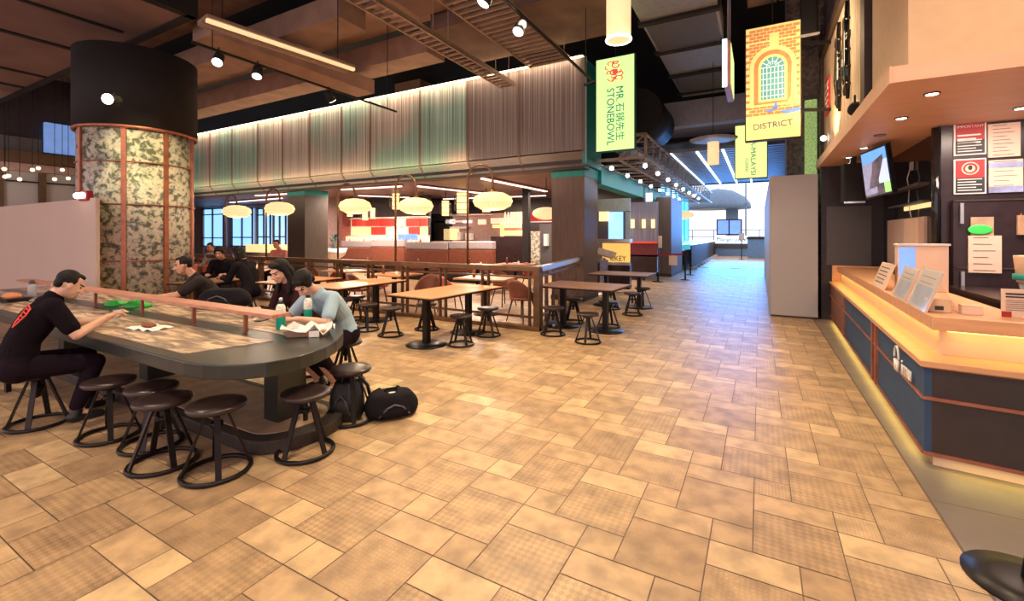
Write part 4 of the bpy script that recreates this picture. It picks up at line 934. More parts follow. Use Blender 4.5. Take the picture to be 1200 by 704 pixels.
MB().hexa([(-.16, -.1, 0), (.16, -.1, 0), (.16, .1, 0), (-.16, .1, 0)], [(-.2, -.13, .05), (.2, -.13, .05), (.2, .13, .05), (-.2, .13, .05)]).build('tray', 'black_plastic', t)
MB().ball((.04, 0, .07), (.13, .08, .05), 14).ball((-.1, .02, .06), (.07, .06, .04), 10).build('food', 'orange_food', t)
t = thing('water_flask', 'clear flask with a grey lid at the far left edge of the table', 'bottle', (-8.75, 2.2, .7535))
MB().lathe([(0, 0), (.045, 0), (.045, .16), (.03, .19)], n=20).build('flask', 'clear_plastic', t); MB().lathe([(.032, .18), (.034, .22), (0, .225)], n=16).ring((0, 0, .23), .02, .005, 12, 6).build('lid', 'grey_panel', t)
t = thing('phone', 'dark phone lying by the long haired person', 'phone', (-4.35, 2.72, .7535), .4); MB().box((-.04, -.08, 0), (.04, .08, .009)).build('body', 'black_gloss', t, bevel=.003)
MB().box((-.036, -.074, .009), (.036, .074, .0096)).build('screen', 'grey_panel', t)
t = thing('pen_cup', 'small clear cup in the raised left hand of the black shirted man', 'cup', (-4.9, 1.78, .80)); 

t = thing('slatted_chair', 'dark slatted chair behind the seated man at the left edge', 'chair', (-6.45, 1.2, 0), .15)
for sx in (-.24, .24): MB().bar((sx, -.02, 0), (sx, -.1, .84), .04).build('back_post', 'dark_metal', t); MB().bar((sx, .36, 0), (sx, .36, .45), .04).build('leg', 'dark_metal', t)
for k in range(5): MB().box((-.26, -.10+.0*k, .50+k*.07), (.26, -.075, .545+k*.07)).build('back_slat', 'black_plastic', t)
for k in range(5): MB().box((-.26, -.04+k*.09, .44), (.26, .03+k*.09, .465)).build('seat_slat', 'black_plastic', t)
# backpacks
def backpack(x, y, rz, sx, sy, h, lb, m='black_cloth', z=0, logo=True):
    t = thing('backpack', lb, 'bag', (x, y, z), rz)
    prof = []; N = 20; vs = []; fs = []; rr = random.Random(int(abs(x)*100))
    for i in range(9):
        u_ = i/8; zz = h*(1-math.cos(PI*u_))/2; r_ = (.80+.28*math.sin(PI*min(1, u_*1.25)))*(1 if u_ < .8 else math.sqrt(max(0.02, 1-((u_-.8)/.2)**2*.93)))
        for k in range(N):
            a = 2*PI*k/N; cx_ = math.copysign(abs(math.cos(a))**.65, math.cos(a)); cy_ = math.copysign(abs(math.sin(a))**.65, math.sin(a)); f_ = 1+rr.uniform(-.07, .07)
            vs.append((sx*r_*cx_*f_, sy*r_*cy_*f_, max(.003, zz)))
    for i in range(8):
        for k in range(N): fs.append((i*N+k, i*N+(k+1) % N, (i+1)*N+(k+1) % N, (i+1)*N+k))
    fs.append(tuple(range(8*N, 9*N))); fs.append(tuple(range(N))[::-1])
    o = MB().add(vs, fs, True).build('body', m, t)
    sd = o.modifiers.new('s', 'SUBSURF'); sd.levels = 1; sd.render_levels = 1
    MB().tube([(-sx*.6, -sy*1.06, h*.2), (-sx*.3, -sy*1.15, h*.55), (0, -sy*1.12, h*.66), (sx*.3, -sy*1.15, h*.55), (sx*.6, -sy*1.06, h*.2)], .008, 6).build('zip', 'grey_panel', t)
    MB().ball((0, -sy*.9, h*.33), (sx*.7, sy*.36, h*.27), 16).build('front_pocket', m, t)
    MB().tube([(-.06, 0, h*.95), (-.04, 0, h*1.08), (.04, 0, h*1.08), (.06, 0, h*.95)], .01, 6).build('handle', m, t)
    for s_ in (-1, 1): MB().tube([(s_*.08, sy*.75, h*.92), (s_*.12, sy*1.25, h*.7), (s_*.15, sy*1.3, h*.35), (s_*.13, sy*.9, h*.1)], .016, 6).build('strap', m, t)
    if logo: MB().ball((0, -sy*.30, h*.965), (.045, .02, .008), 10).build('patch', 'bottle_white', t)
    return t
backpack(-2.90, 3.0, .95, .22, .16, .21, 'big black backpack lying on the tiles behind the stool')
backpack(-3.16, 2.74, .4, .13, .11, .36, 'black bag standing upright under the stool at the table end', logo=False, m='black_plastic')
p = onz(268, 372, .75)
backpack(-5.5, 2.98, .5, .27, .13, .26, 'dark grey bag on the far table side beside the man with folded arms', m='black_cloth', logo=False, z=.7535).scale = (1, 1, .9)

# ---------------------------------------------------------------- dining chairs and tables behind the railing
def shell_chair(m, lb):
    t = thing('shell_chair', lb, 'chair', group=None)
    vs = []; fs = []; N = 12; K = 7
    for i in range(N+1):
        a = math.radians(-35+250*i/N)            # wraps round the back
        for j in range(K):
            v_ = j/(K-1); r_ = .22+.05*v_; bk = max(0, math.sin(a)); zz = .42+(.10+.28*bk)*v_
            vs.append((r_*1.08*math.cos(a), r_*math.sin(a), zz))
    for i in range(N):
        for j in range(K-1): fs.append((i*K+j, (i+1)*K+j, (i+1)*K+j+1, i*K+j+1))
    o = MB().add(vs, fs, True).build('backrest', m, t); so = o.modifiers.new('s', 'SOLIDIFY'); so.thickness = .025
    MB().lathe([(0, .40), (.20, .40), (.24, .42), (.24, .45), (.2, .465), (0, .46)], n=24).build('seat', m, t)
    for sx in (-1, 1):
        for sy in (-1, 1): MB().tube([(sx*.13, sy*.13, .41), (sx*.21, sy*.21, 0)], [.016, .011], 8).build('leg', 'sign_frame', t)
    return t
ch1 = shell_chair('coral', 'x'); ch2 = shell_chair('leather', 'x'); ufl = {}
def chair(proto, px, py, rz, lb, y=None):
    p = onz(px, py); 
    if proto.name not in ufl: ufl[proto.name] = 1; o = proto; o.location = p; o.rotation_euler = (0, 0, rz); o['label'] = lb
    else: o = dup(proto, p, rz, lb)
    o['group'] = 'dining chairs behind the railing'
for pr, px, py, rz, lb in ((ch1, 528, 366, 2.6, 'coral red shell chair seen through the railing behind the orange topped table'), (ch1, 443, 356, 2.4, 'coral shell chair far behind the long cafe table'),
                           (ch2, 502, 367, .4, 'brown leather chair left of the coral chair'), (ch2, 612, 376, 2.9, 'brown leather chair nearest the railing corner'), (ch2, 590, 358, 1.2, 'brown leather chair behind the dining table at the corner'),
                           (ch1, 395, 352, .2, 'coral shell chair behind the railing left of the middle arc lamp'), (ch2, 420, 362, 2.0, 'brown chair against the railing behind the long cafe table'), (ch1, 622, 338, 3.0, 'red chair beside the brown column'),
                           (ch2, 360, 350, .7, 'brown chair behind the railing right of the long haired person'), (ch1, 238, 336, 1.2, 'coral chair behind the railing next to the mosaic column'), (ch2, 330, 345, 2.2, 'brown chair behind the heads of the two diners at the railing')):
    chair(pr, px, py, rz, lb)
def dining_table(px, py, lx, ly, rz, lb, top='wood_orange'):
    p = onz(px, py, 0); t = thing('dining_table', lb, 'table', p, rz, 'dining tables behind the railing')
    MB().box((-lx/2, -ly/2, .72), (lx/2, ly/2, .75)).build('tabletop', top, t, bevel=.004)
    MB().bar((0, 0, .02), (0, 0, .72), .08).build('leg', 'dark_metal', t); MB().lathe([(.27, 0), (.27, .012), (.08, .03), (0, .03)], n=24).build('base_plate', 'dark_metal', t)
    return t, p
tbl = []
for px, py, lx, ly, rz, lb in ((570, 368, 1.1, .8, .1, 'orange wood dining table set with cutlery behind the corner of the railing'), (462, 360, 1.0, .8, 0, 'dining table with condiments behind the long cafe table'),
                               (405, 352, 1.0, .8, .1, 'dining table under the middle of the left arc lamp'), (500, 342, 1.2, .8, 0, 'dining table in front of the third leather booth'), (560, 340, 1.2, .8, 0, 'dining table in front of the rightmost leather booth'),
                               (440, 338, 1.2, .8, 0, 'dining table in front of the second leather booth'), (604, 338, 1.1, .8, .1, 'dark dining table left of the brown column'), (300, 345, 1.0, .8, .2, 'dining table behind the railing at the arc lamp second from the column')):
    tbl.append(dining_table(px, py, lx, ly, rz, lb, 'wood_brown' if px == 604 else 'wood_orange'))
names = ['corner dining table', 'dining table behind the long cafe table', 'dining table under the left arc lamp', 'dining table by the third booth', 'dining table by the rightmost booth', 'dining table by the second booth', 'dark dining table by the brown column', 'dining table by the mosaic column']
c0 = None
for (t_, p), nm in zip(tbl, names):
    for k in range(3):
        q = V((p.x-.25+k*.2, p.y+(.1 if k % 2 else -.08), .75))
        if k == 0:
            t = thing('condiment_bottle', 'white capped sauce bottle on the '+nm, 'bottle', q, 0, 'table condiments')
            MB().lathe([(0, 0), (.03, 0), (.033, .02), (.033, .12), (.014, .16)], n=14).build('bottle', 'brown_food', t); MB().lathe([(.016, .155), (.018, .19), (0, .192)], n=12).build('cap', 'bottle_white', t)
        elif k == 1:
            t = thing('napkin_stack', 'folded white napkins on the '+nm, 'napkin', q, .3, 'table napkins'); MB().box((-.09, -.06, 0), (.09, .06, .03)).build('napkins', 'paper_white', t, bevel=.008)
        else:
            t = thing('small_jar', 'small glass jar with a white lid on the '+nm, 'jar', q, 0, 'table jars'); MB().lathe([(0, 0), (.028, 0), (.028, .07)], n=14).build('jar', 'lantern', t); MB().lathe([(.03, .07), (.03, .09), (0, .092)], n=14).build('lid', 'bottle_white', t)

# ================================================================ PEOPLE
def remesh(mb, name, m, parent, voxel=.007, smooth=3):
    me = mb.mesh(name); tmp = bpy.data.objects.new(name+'_t', me); C.objects.link(tmp)
    r = tmp.modifiers.new('r', 'REMESH'); r.mode = 'VOXEL'; r.voxel_size = voxel; r.use_smooth_shade = True
    s_ = tmp.modifiers.new('s', 'SMOOTH'); s_.iterations = smooth; s_.factor = .5
    dg = bpy.context.evaluated_depsgraph_get(); me2 = bpy.data.meshes.new_from_object(tmp.evaluated_get(dg))
    bpy.data.objects.remove(tmp); bpy.data.meshes.remove(me); me2.name = name
    me2.materials.clear()
    for x in (m if isinstance(m, (list, tuple)) else [m]): me2.materials.append(M[x])
    for p in me2.polygons: p.use_smooth = True; p.material_index = 0
    o = bpy.data.objects.new(name, me2); C.objects.link(o); o.parent = parent
    return o
def ik(a, b, l1, l2, pole):
    d = b-a; L = min(d.length, (l1+l2)*.999); dn = d.normalized(); x = (l1*l1-l2*l2+L*L)/(2*L); h = math.sqrt(max(0, l1*l1-x*x))
    p = (pole-dn*pole.dot(dn)).normalized(); return a+dn*x+p*h
def person(label, loc, yaw, lean=.4, head_off=(0, .1, 0), head_pitch=.5, head_yaw=0, hands=((.2, .42, .32), (-.2, .42, .32)), hand_dirs=None, poles=None,
           seat=.46, top='black_tee', bottom='dark_trousers', sleeves='short', skin='skin', hair='short', voxel=.007, s=1.0, feet=((.14, .42), (-.14, .42)), curl_=.9, knee_out=.04, side_lean=0):
    """seated figure; local frame: +y is where the figure faces, +x is its right hand side"""
    t = thing('person', label, 'person', (loc[0], loc[1], 0), yaw); t.scale = (s,)*3
    pel = V((0, 0, seat+.10)); up = V((side_lean, math.sin(lean), math.cos(lean))).normalized()
    up0 = V((side_lean*.5, math.sin(lean*.35), math.cos(lean*.35))).normalized()
    waist = pel+up0*.20; chest = waist+up*.20; sh = chest+up*.13; neck = sh+V((0, math.sin(lean*.8), math.cos(lean*.8)))*.07
    hc = neck+V(head_off)*1.0+V((0, math.sin(lean*.8), math.cos(lean*.8))).normalized()*.13
    X_ = V((1, 0, 0)); fwd = V((0, math.cos(lean), -math.sin(lean)))
    SH = [sh+X_*.175-up*.02, sh-X_*.175-up*.02]
    W = [V((h[0], h[1], h[2]+seat)) for h in hands]
    E_ = [ik(SH[i], W[i], .29, .26, V(poles[i]) if poles else V((.5 if i == 0 else -.5, -.4, -1))) for i in range(2)]
    HIP = [pel+V((.09, .02, -.02)), pel+V((-.09, .02, -.02))]
    AN = [V((f[0], f[1], .085)) for f in feet]
    KN = [ik(HIP[i], AN[i], .44, .42, V((knee_out if i == 0 else -knee_out, .6, 1))) for i in range(2)]
    b = MB()
    # torso (one surface)
    def torso(mb, g):
        mb.capsule(pel+X_*.075, .115+g, pel-X_*.075, .115+g, 16); mb.capsule(pel+X_*.05, .115+g, waist+X_*.045, .095+g, 16); mb.capsule(pel-X_*.05, .115+g, waist-X_*.045, .095+g, 16)
        mb.capsule(waist+X_*.045, .095+g, chest+X_*.075, .105+g, 16); mb.capsule(waist-X_*.045, .095+g, chest-X_*.075, .105+g, 16)
        mb.capsule(chest+X_*.075, .105+g, SH[0]-X_*.05, .065+g, 16); mb.capsule(chest-X_*.075, .105+g, SH[1]+X_*.05, .065+g, 16)
        mb.capsule(SH[0], .058+g, SH[1], .058+g, 16); mb.capsule(sh+up*.01, .075+g*.6, chest, .10+g, 16)
    torso(b, 0)
    b.capsule(sh-up*.01, .065, neck+up*.03, .052, 14); b.capsule(neck, .052, hc-V((0, .02, .03)), .052, 14)
    # head
    hq = Matrix.Rotation(head_yaw, 3, 'Z') @ Matrix.Rotation(-head_pitch, 3, 'X')
    H = lambda x, y, z: hc+hq @ V((x, y, z))
    b.ball(H(0, -.015, .035), (.075, .092, .088), 20, hq); b.ball(H(0, .02, -.02), (.062, .072, .085), 20, hq); b.ball(H(0, .045, -.075), (.040, .038, .034), 14, hq)
    b.capsule(H(0, .088, .012), .010, H(0, .110, -.022), .014, 10); b.ball(H(.012, .100, -.026), .009, 8); b.ball(H(-.012, .100, -.026), .009, 8)
    b.capsule(H(-.03, .083, .036), .012, H(.03, .083, .036), .012, 10); b.capsule(H(-.018, .084, -.055), .009, H(.018, .084, -.055), .009, 8); b.capsule(H(-.016, .082, -.066), .009, H(.016, .082, -.066), .009, 8)
    b.ball(H(.035, .068, -.02), .02, 10); b.ball(H(-.035, .068, -.02), .02, 10)
    for s_ in (-1, 1):
        b.ball(H(s_*.076, -.008, -.005), (.011, .020, .032), 12, hq)
    # arms
    for i in range(2):
        b.capsule(SH[i], .055, E_[i], .040, 14); b.capsule(E_[i], .040, E_[i].lerp(W[i], .35), .041, 14); b.capsule(E_[i].lerp(W[i], .35), .041, W[i], .026, 14)
        hd = (V(hand_dirs[i]) if hand_dirs else (W[i]-E_[i])).normalized()
        side = -1 if i == 0 else 1                    # thumb points inwards
        n_ = V((0, 0, -1)); n_ = (n_-hd*n_.dot(hd)).normalized() if abs(hd.z) < .95 else V((0, 1, 0)); a_ = hd.cross(n_).normalized()
        if a_.x*side < 0: a_ = -a_
        pc = W[i]+hd*.05
        b.capsule(W[i], .026, W[i]+hd*.03, .026, 10)
        for k, (o_, L_) in enumerate(((.030, .070), (.010, .080), (-.010, .075), (-.029, .060))):
            kn = W[i]+hd*.092+a_*o_; b.capsule(W[i]+hd*.02+a_*o_*.6, .016, kn, .0115, 10)
            d1 = (hd*math.cos(curl_*.5)+n_*math.sin(curl_*.5)).normalized(); d2 = (hd*math.cos(curl_*1.4)+n_*math.sin(curl_*1.4)).normalized()
            m1 = kn+d1*L_*.5+a_*o_*.12; b.capsule(kn, .0105, m1, .0095, 8); b.capsule(m1, .0095, m1+d2*L_*.5, .008, 8)
        tb = W[i]+hd*.028+a_*.026; t1 = tb+(hd*.6+a_*.7+n_*.35).normalized()*.038; b.capsule(tb, .014, t1, .0115, 8); b.capsule(t1, .0115, t1+(hd*.85+n_*.5).normalized()*.032, .009, 8)
    # legs
    for i in range(2):
        b.capsule(HIP[i], .090, KN[i], .058, 14); b.capsule(KN[i], .056, KN[i].lerp(AN[i], .35), .056, 14); b.capsule(KN[i].lerp(AN[i], .35), .056, AN[i], .036, 14); b.capsule(AN[i], .034, AN[i]+V((0, .10, -.045)), .028, 10)
    body = remesh(b, 'body', [skin, 'lip', 'eye', 'hair'], t, voxel*.8)
    hm = hq.inverted()
    for p in body.data.polygons:
        c = hm @ (p.center-hc)
        if abs(c.x) < .085 and abs(c.z) < .13 and c.y > .045:
            if abs(c.z+.060) < .0085 and abs(c.x) < .024: p.material_index = 1
            elif (abs(c.x)-.031)**2/.013**2+(c.z-.012)**2/.0065**2 < 1: p.material_index = 2
            elif abs(abs(c.x)-.031) < .019 and abs(c.z-.034) < .005: p.material_index = 3
    # shirt
    g = .011; c_ = MB(); torso(c_, g)
    for i in range(2):
        if sleeves == 'short': c_.capsule(SH[i], .062+g, SH[i].lerp(E_[i], .72), .055+g, 14)
        else: c_.capsule(SH[i], .060+g, E_[i], .046+g, 14); c_.capsule(E_[i], .046+g, E_[i].lerp(W[i], .88), .032+g, 14)
    c_.capsule(sh-up*.01, .066+g, neck-up*.025, .060+g, 14)
    remesh(c_, 'shirt', top, t, voxel)
    # trousers
    c_ = MB(); c_.capsule(pel+X_*.075-up0*.01, .13, pel-X_*.075-up0*.01, .13, 16)
    for i in range(2): c_.capsule(HIP[i], .103, KN[i], .072, 14); c_.capsule(KN[i], .072, AN[i]+V((0, 0, .06)), .055, 14)
    remesh(c_, 'trousers', bottom, t, voxel)
    for i in range(2):
        c_ = MB(); a = AN[i]; c_.capsule((a.x, a.y-.03, .045), .043, (a.x, a.y+.08, .038), .036, 12); c_.capsule((a.x, a.y+.08, .038), .040, (a.x, a.y+.15, .032), .031, 12); c_.capsule((a.x, a.y-.01, .05), .045, (a.x, a.y, .10), .043, 12)
        remesh(c_, 'shoe', 'black_plastic', t, voxel)
    # hair
    c_ = MB()
    if hair == 'short':
        c_.ball(H(0, -.030, .050), (.0785, .086, .080), 22, hq); c_.ball(H(0, .022, .094), (.052, .048, .026), 16, hq); c_.ball(H(0, -.062, .005), (.062, .045, .055), 16, hq)
        for s_ in (-1, 1): c_.ball(H(s_*.066, -.012, .04), (.016, .035, .04), 12, hq)
    elif hair == 'mop':
        c_.ball(H(0, -.03, .058), (.090, .10, .088), 22, hq); c_.ball(H(0, .034, .086), (.068, .045, .036), 16, hq); c_.ball(H(0, -.07, .0), (.075, .045, .065), 16, hq)
        for s_ in (-1, 1): c_.ball(H(s_*.072, .0, .03), (.022, .05, .05), 12, hq)
    else:
        c_.ball(H(0, -.03, .05), (.090, .098, .090), 22, hq); c_.ball(H(0, .035, .098), (.066, .05, .034), 16, hq)
        for s_ in (-1, 1):
            c_.capsule(H(s_*.068, -.015, .03), .030, H(s_*.078, -.02, -.10), .028, 12); c_.capsule(H(s_*.078, -.02, -.10), .028, H(s_*.085, -.01, -.10)+V((0, .01, -.14)), .022, 12)
        c_.capsule(H(0, -.075, .0), .065, H(0, -.085, -.12), .055, 14); c_.capsule(H(0, -.085, -.12), .055, H(0, -.085, -.12)+V((0, -.01, -.15)), .03, 12)
        for s_ in (-1, 1): c_.capsule(H(s_*.045, -.08, -.02), .05, H(s_*.05, -.09, -.14)+V((0, 0, -.1)), .028, 12)
    remesh(c_, 'hair', 'hair', t, voxel*.8, 2)
    t['_d'] = 0; del t['_d']
    t_ = Matrix.Translation((loc[0], loc[1], 0)) @ Matrix.Rotation(yaw, 4, 'Z') @ Matrix.Scale(s, 4)
    return t, t_, dict(pel=pel, chest=chest, sh=sh, up=up, hc=hc, W=W)
P1, T1, d1 = person('man in black T-shirt with red back print eating at the near table side', (-5.34, 1.25), -.12, lean=.52, head_off=(.02, .03, -.04), head_pitch=.55,
    hands=((.14, .52, .42), (-.12, .60, .38)), hand_dirs=((-.1, .8, .35), (.2, .7, .6)), poles=((.6, -.1, -1), (-.5, 0, -1)), skin='skin_light', s=1.0, seat=.44, feet=((.16, .34), (-.16, .48)), voxel=.006)
# red print on the upper back, right shoulder
e = MB(); 
bk = d1['chest']+d1['up']*.03+V((0.03, -.128, .0))
N_ = [(-.02, .10), (.14, .08), (.16, .03), (.04, -.09), (-.01, -.05)]
fr_ = V((0, -math.cos(.5), math.sin(.5)))
pts = [bk+V((a, 0, 0))+d1['up']*bq+fr_*.004 for a, bq in N_]
e.tube(pts, .006, 6, closed=True)
for k in range(4): e.tube([bk+V((.01, 0, 0))+d1['up']*(.07-.03*k)+fr_*.004, bk+V((.12-.025*k, 0, 0))+d1['up']*(.065-.03*k)+fr_*.004], .005, 6)
e.build('back_print', 'red_glow', P1)
P2, T2, d2 = person('man in dark T-shirt leaning on the far table side before the mosaic column', (-6.62, 3.52), PI-.38, lean=.72, head_off=(0, .04, .03), head_pitch=.25, head_yaw=-.25,
    hands=((-.02, .62, .34), (.05, .66, .34)), hand_dirs=((-1, .1, 0), (1, .2, 0)), poles=((1, -.1, -.5), (-1, -.1, -.5)), top='grey_tee', skin='skin', hair='short', feet=((.15, .25), (-.15, .3)))
P3, T3, d3 = person('long dark haired person in a dark jacket looking down at their hands at the table', (-4.56, 3.40), PI+.0, lean=.60, head_off=(0, .04, 0), head_pitch=.45, head_yaw=.1,
    hands=((.12, .52, .36), (-.08, .55, .35)), hand_dirs=((-.5, .8, .1), (.5, .8, .1)), top='brown_jacket', sleeves='long', hair='long', skin='skin_light', feet=((.15, .25), (-.15, .3)))
P4, T4, d4 = person('person in a pale blue shirt bending low over the table end', (-3.95, 3.36), PI+.02, lean=.80, head_off=(0, .06, -.02), head_pitch=.95, head_yaw=.1,
    hands=((.12, .60, .35), (-.10, .62, .35)), hand_dirs=((-.6, .7, 0), (.6, .7, 0)), poles=((.8, -.3, -.6), (-.8, -.3, -.6)), top='blue_shirt', hair='mop', skin='skin_light', feet=((.15, .18), (-.15, .22)), sleeves='short')
person('diner in black facing the camera at the cafe table near the mosaic column', (-9.85, 5.35), PI+.75, lean=.45, head_pitch=.3, hands=((.16, .5, .36), (-.16, .5, .36)), top='black_cloth', sleeves='long', hair='mop', voxel=.011, feet=((.15, .3), (-.15, .3)))
person('black clad dark haired diner seen from behind near the mosaic column', (-8.30, 4.95), PI/2+.25, lean=.35, head_pitch=.35, hands=((.16, .5, .36), (-.16, .5, .36)), top='black_cloth', sleeves='long', hair='long', voxel=.011, feet=((.15, .3), (-.15, .3)))
p = ond(328, 298, 13)
person('distant diner in pink with a dark face mask behind the railing', (p.x, p.y), PI+.4, lean=.1, head_pitch=.2, hands=((.16, .4, .34), (-.16, .4, .34)), top='pink_cloth', sleeves='long', hair='short', voxel=.014, s=1.05)
p = ond(253, 298, 12.5)
person('distant diner in white behind the railing left of the pink one', (p.x, p.y), PI+.4, lean=.2, head_pitch=.3, hands=((.16, .4, .34), (-.16, .4, .34)), top='white_cloth', sleeves='long', hair='short', voxel=.014)
for (x, y, lb) in ((-9.85, 5.35, 'stool under the diner in black facing the camera'), (-8.30, 4.95, 'stool under the black clad diner seen from behind')): stool(x, y, 0, lb, group=GT)
for px, y_, lb in ((328, 13, 'brown chair under the distant diner in pink'), (253, 12.5, 'brown chair under the distant diner in white')):
    p = ond(px, 298, y_); o = dup(ch2, (p.x, p.y, 0), .4, lb, 'dining chairs behind the railing')
# cup held by the man
wl = T1 @ (d1['W'][1]+V((.045, .05, .03)))
for o in [x for x in bpy.data.objects if x.name == 'pen_cup']:
    o.location = wl; MB().lathe([(.022, -.05), (.028, .045)], n=16).build('cup', 'clear_plastic', o); o.name = 'plastic_cup'

# ================================================================ KIOSK ON THE RIGHT
P0, PA, PB = V((1.0, 4.1, 0)), V((1.17, 10.25, 0)), V((3.2, 3.82, 0))
kc = thing('service_counter', 'two level wooden service counter with blue grey front panels and copper lines', 'counter', (2.0, 5.0, 0))
def wall_seg(a, b, z0, z1, th, m, nm, lb=None):     # slab whose outer face runs a->b, thickness to the left-hand inside
    d = (b-a).normalized(); n_ = V((d.y, -d.x, 0)) ; 
    c = V((2.2, 6.5, 0))
    if (c-a).dot(n_) < 0: n_ = -n_
    q = [a, b, b+n_*th, a+n_*th]
    return MB().prism([(v_.x, v_.y) for v_ in q], z0, z1).build(nm, m, kc, world=True, label=lb)
def lerp3(t_): return P0.lerp(PA, t_)
u_ = lambda Yv: (Yv-4.1)/(10.25-4.1)
for a, b in ((0, u_(5.72)), (u_(5.95), u_(8.2)), (u_(8.3), 1)):
    wall_seg(lerp3(a), lerp3(b), .10, .70, .05, 'counter_blue' if a < .6 else 'leather', 'front_panel')
wall_seg(P0+V((.03, 0, 0)), PB, .10, .70, .05, 'counter_dark', 'front_panel', 'dark brown front panel facing the camera')
inn = V((.06, .06, 0))
wall_seg(P0+inn, PA+V((.06, 0, 0)), 0, .10, .05, 'plinth_tan', 'plinth'); wall_seg(P0+inn, PB+V((0, .06, 0)), 0, .10, .05, 'paper', 'plinth')
for a, b in ((P0, PA), (P0, PB)):
    for z in (.10, .48, .70): MB().bar(a+V((-.003, -.003, z)), b+V((-.003, -.003, z)), .022, .022).build('copper_line', 'copper', kc, world=True)
for Yv in (5.74, 5.93, 8.22):
    p = lerp3(u_(Yv)); MB().bar(p+V((-.01, 0, .1)), p+V((-.01, 0, .70)), .03, .04).build('mullion', 'copper', kc, world=True)
MB().prism([(.97, 4.06), (3.2, 3.79), (3.2, 4.6), (1.42, 4.75), (1.6, 10.3), (1.15, 10.3)], .70, .74).build('ledge', 'wood_counter', kc, world=True, bevel=.004)
MB().prism([(1.14, 4.34), (3.2, 4.2), (3.2, 4.3), (1.24, 4.44), (1.42, 10.3), (1.33, 10.3)], .74, .93).build('riser', 'cream_wall', kc, world=True)
MB().prism([(1.08, 4.26), (3.2, 4.1), (3.2, 4.66), (1.66, 4.8), (1.8, 10.3), (1.28, 10.3)], .925, 1.02).build('countertop', 'wood_counter', kc, world=True, bevel=.004)
MB().bar((1.14, 4.36, .918), (1.33, 10.2, .918), .02, .012).bar((1.18, 4.32, .918), (3.1, 4.18, .918), .02, .012).build('led_strip', 'glow_ledge', kc, world=True)
MB().prism([(1.2, 10.3), (1.95, 10.2), (1.95, 10.3), (1.2, 10.36)], .74, 1.04).build('end_return', 'wood_counter', kc, world=True)
def arealine(name, a, b, target_off, power, col, wd=.05):
    a = V(a); b = V(b); m_ = (a+b)/2; o = light('AREA', name, m_, m_+V(target_off), power, col, (b-a).length, wd)
    d = (b-a).normalized(); z = -V(target_off).normalized(); y = z.cross(d).normalized(); o.rotation_euler = Matrix((d, y, z)).transposed().to_euler(); return o
arealine('ledge_light', (1.10, 4.34, .915), (1.28, 10.2, .915), (-.02, 0, -1), 4.5, (1, .66, .16)); arealine('ledge_light', (1.2, 4.26, .915), (3.1, 4.12, .915), (0, 0, -1), 1.8, (1, .66, .16))
arealine('plinth_light', (1.03, 4.3, .09), (1.19, 10.2, .09), (-.3, 0, -1), 5, (1, .70, .15)); arealine('plinth_light', (1.1, 4.06, .09), (3.1, 3.83, .09), (0, -.3, -1), 2.2, (1, .78, .15))
# emblem on the blue panel: ring over a shell, then the lettering
lg = MB(); D = (PA-P0).normalized(); c0_ = V((.995, 4.72, .60))
lg.tube([c0_+D*(-.055*math.sin(PI*(i/16)*2*.5-PI/2+0))+V((-.012, 0, .075*math.cos(PI*i/16-PI/2)-.0)) for i in range(17)], .006, 6)
for k in range(5): lg.tube([c0_+D*(-.045+.0225*k)+V((-.012, 0, -.01)), c0_+D*(-.03+.015*k)+V((-.012, 0, -.075))], .008, 6)
lg.v = [tuple(c0_+(V(p_)-c0_)*1.3) for p_ in lg.v]
lg.build('emblem', 'text_white', kc, world=True)
ro = text('imu', .17, 'text_white', kc, (0, 0, 0), (0, 0, 0), sx=.95)
ro.matrix_local = Matrix.Translation(V((.982, 4.46, .565))-kc.location) @ Matrix.Rotation(-PI/2+.028, 4, 'Z') @ Matrix.Rotation(PI/2, 4, 'X')
# soffit canopy and block above
ks = thing('kiosk_canopy', 'orange wood canopy soffit with small downlights over the counter', 'canopy', (2.5, 8, 2.92))
MB().box((1.0, 4.98, 2.92), (5.0, 10.7, 3.06)).build('soffit', 'soffit_wood', ks, world=True)
MB().box((.985, 4.97, 2.915), (1.0, 10.71, 3.065)).build('fascia', 'fascia_side', ks, world=True)
for x, y in ((1.4, 5.52), (1.39, 6.5), (1.37, 8.43), (1.32, 9.33), (2.36, 6.58), (2.4, 5.5)):
    MB().lathe([(.045, 0), (.045, .012), (0, .012)], (x, y, 2.906), 20).build('downlight', 'glow_white', ks, world=True); MB().ring((x, y, 2.914), .055, .008, 20, 6).build('downlight_rim', 'bronze', ks, world=True)
    light('SPOT', 'downlight_lamp', (x, y, 2.89), (x, y, 0), 16, (1, .82, .62), .04, spot=2.0)
MB().ring((1.38, 7.47, 2.916), .06, .01, 20, 6).lathe([(.055, 0), (0, .002)], (1.38, 7.47, 2.912), 16).build('vent', 'leather', ks, world=True)
kb = struct(MB().box((1.12, 5.02, 3.065), (5.0, 6.42, 7.2)).build('wall_kiosk', 'cream_wall'))
struct(MB().box((1.2, 6.43, 3.065), (1.32, 11.3, 7.2)).build('wall_kiosk', 'rock'))
sg = thing('calligraphy_sign', 'large pale wooden sign with black calligraphy and a small red plate above the canopy', 'sign', (1.15, 8.8, 3.12))
MB().box((1.12, 6.75, 3.14), (1.18, 10.75, 5.1)).build('board', 'sign_wood', sg, world=True, bevel=.01)
MB().box((1.06, 6.5, 3.08), (1.2, 6.74, 5.6)).build('frame_post', 'sign_frame', sg, world=True); MB().box((1.06, 10.76, 3.08), (1.2, 10.95, 5.6)).build('frame_post', 'sign_frame', sg, world=True); MB().box((1.06, 6.5, 5.11), (1.2, 10.95, 5.3)).build('frame_top', 'sign_frame', sg, world=True)
cal = MB()
rs = random.Random(4)
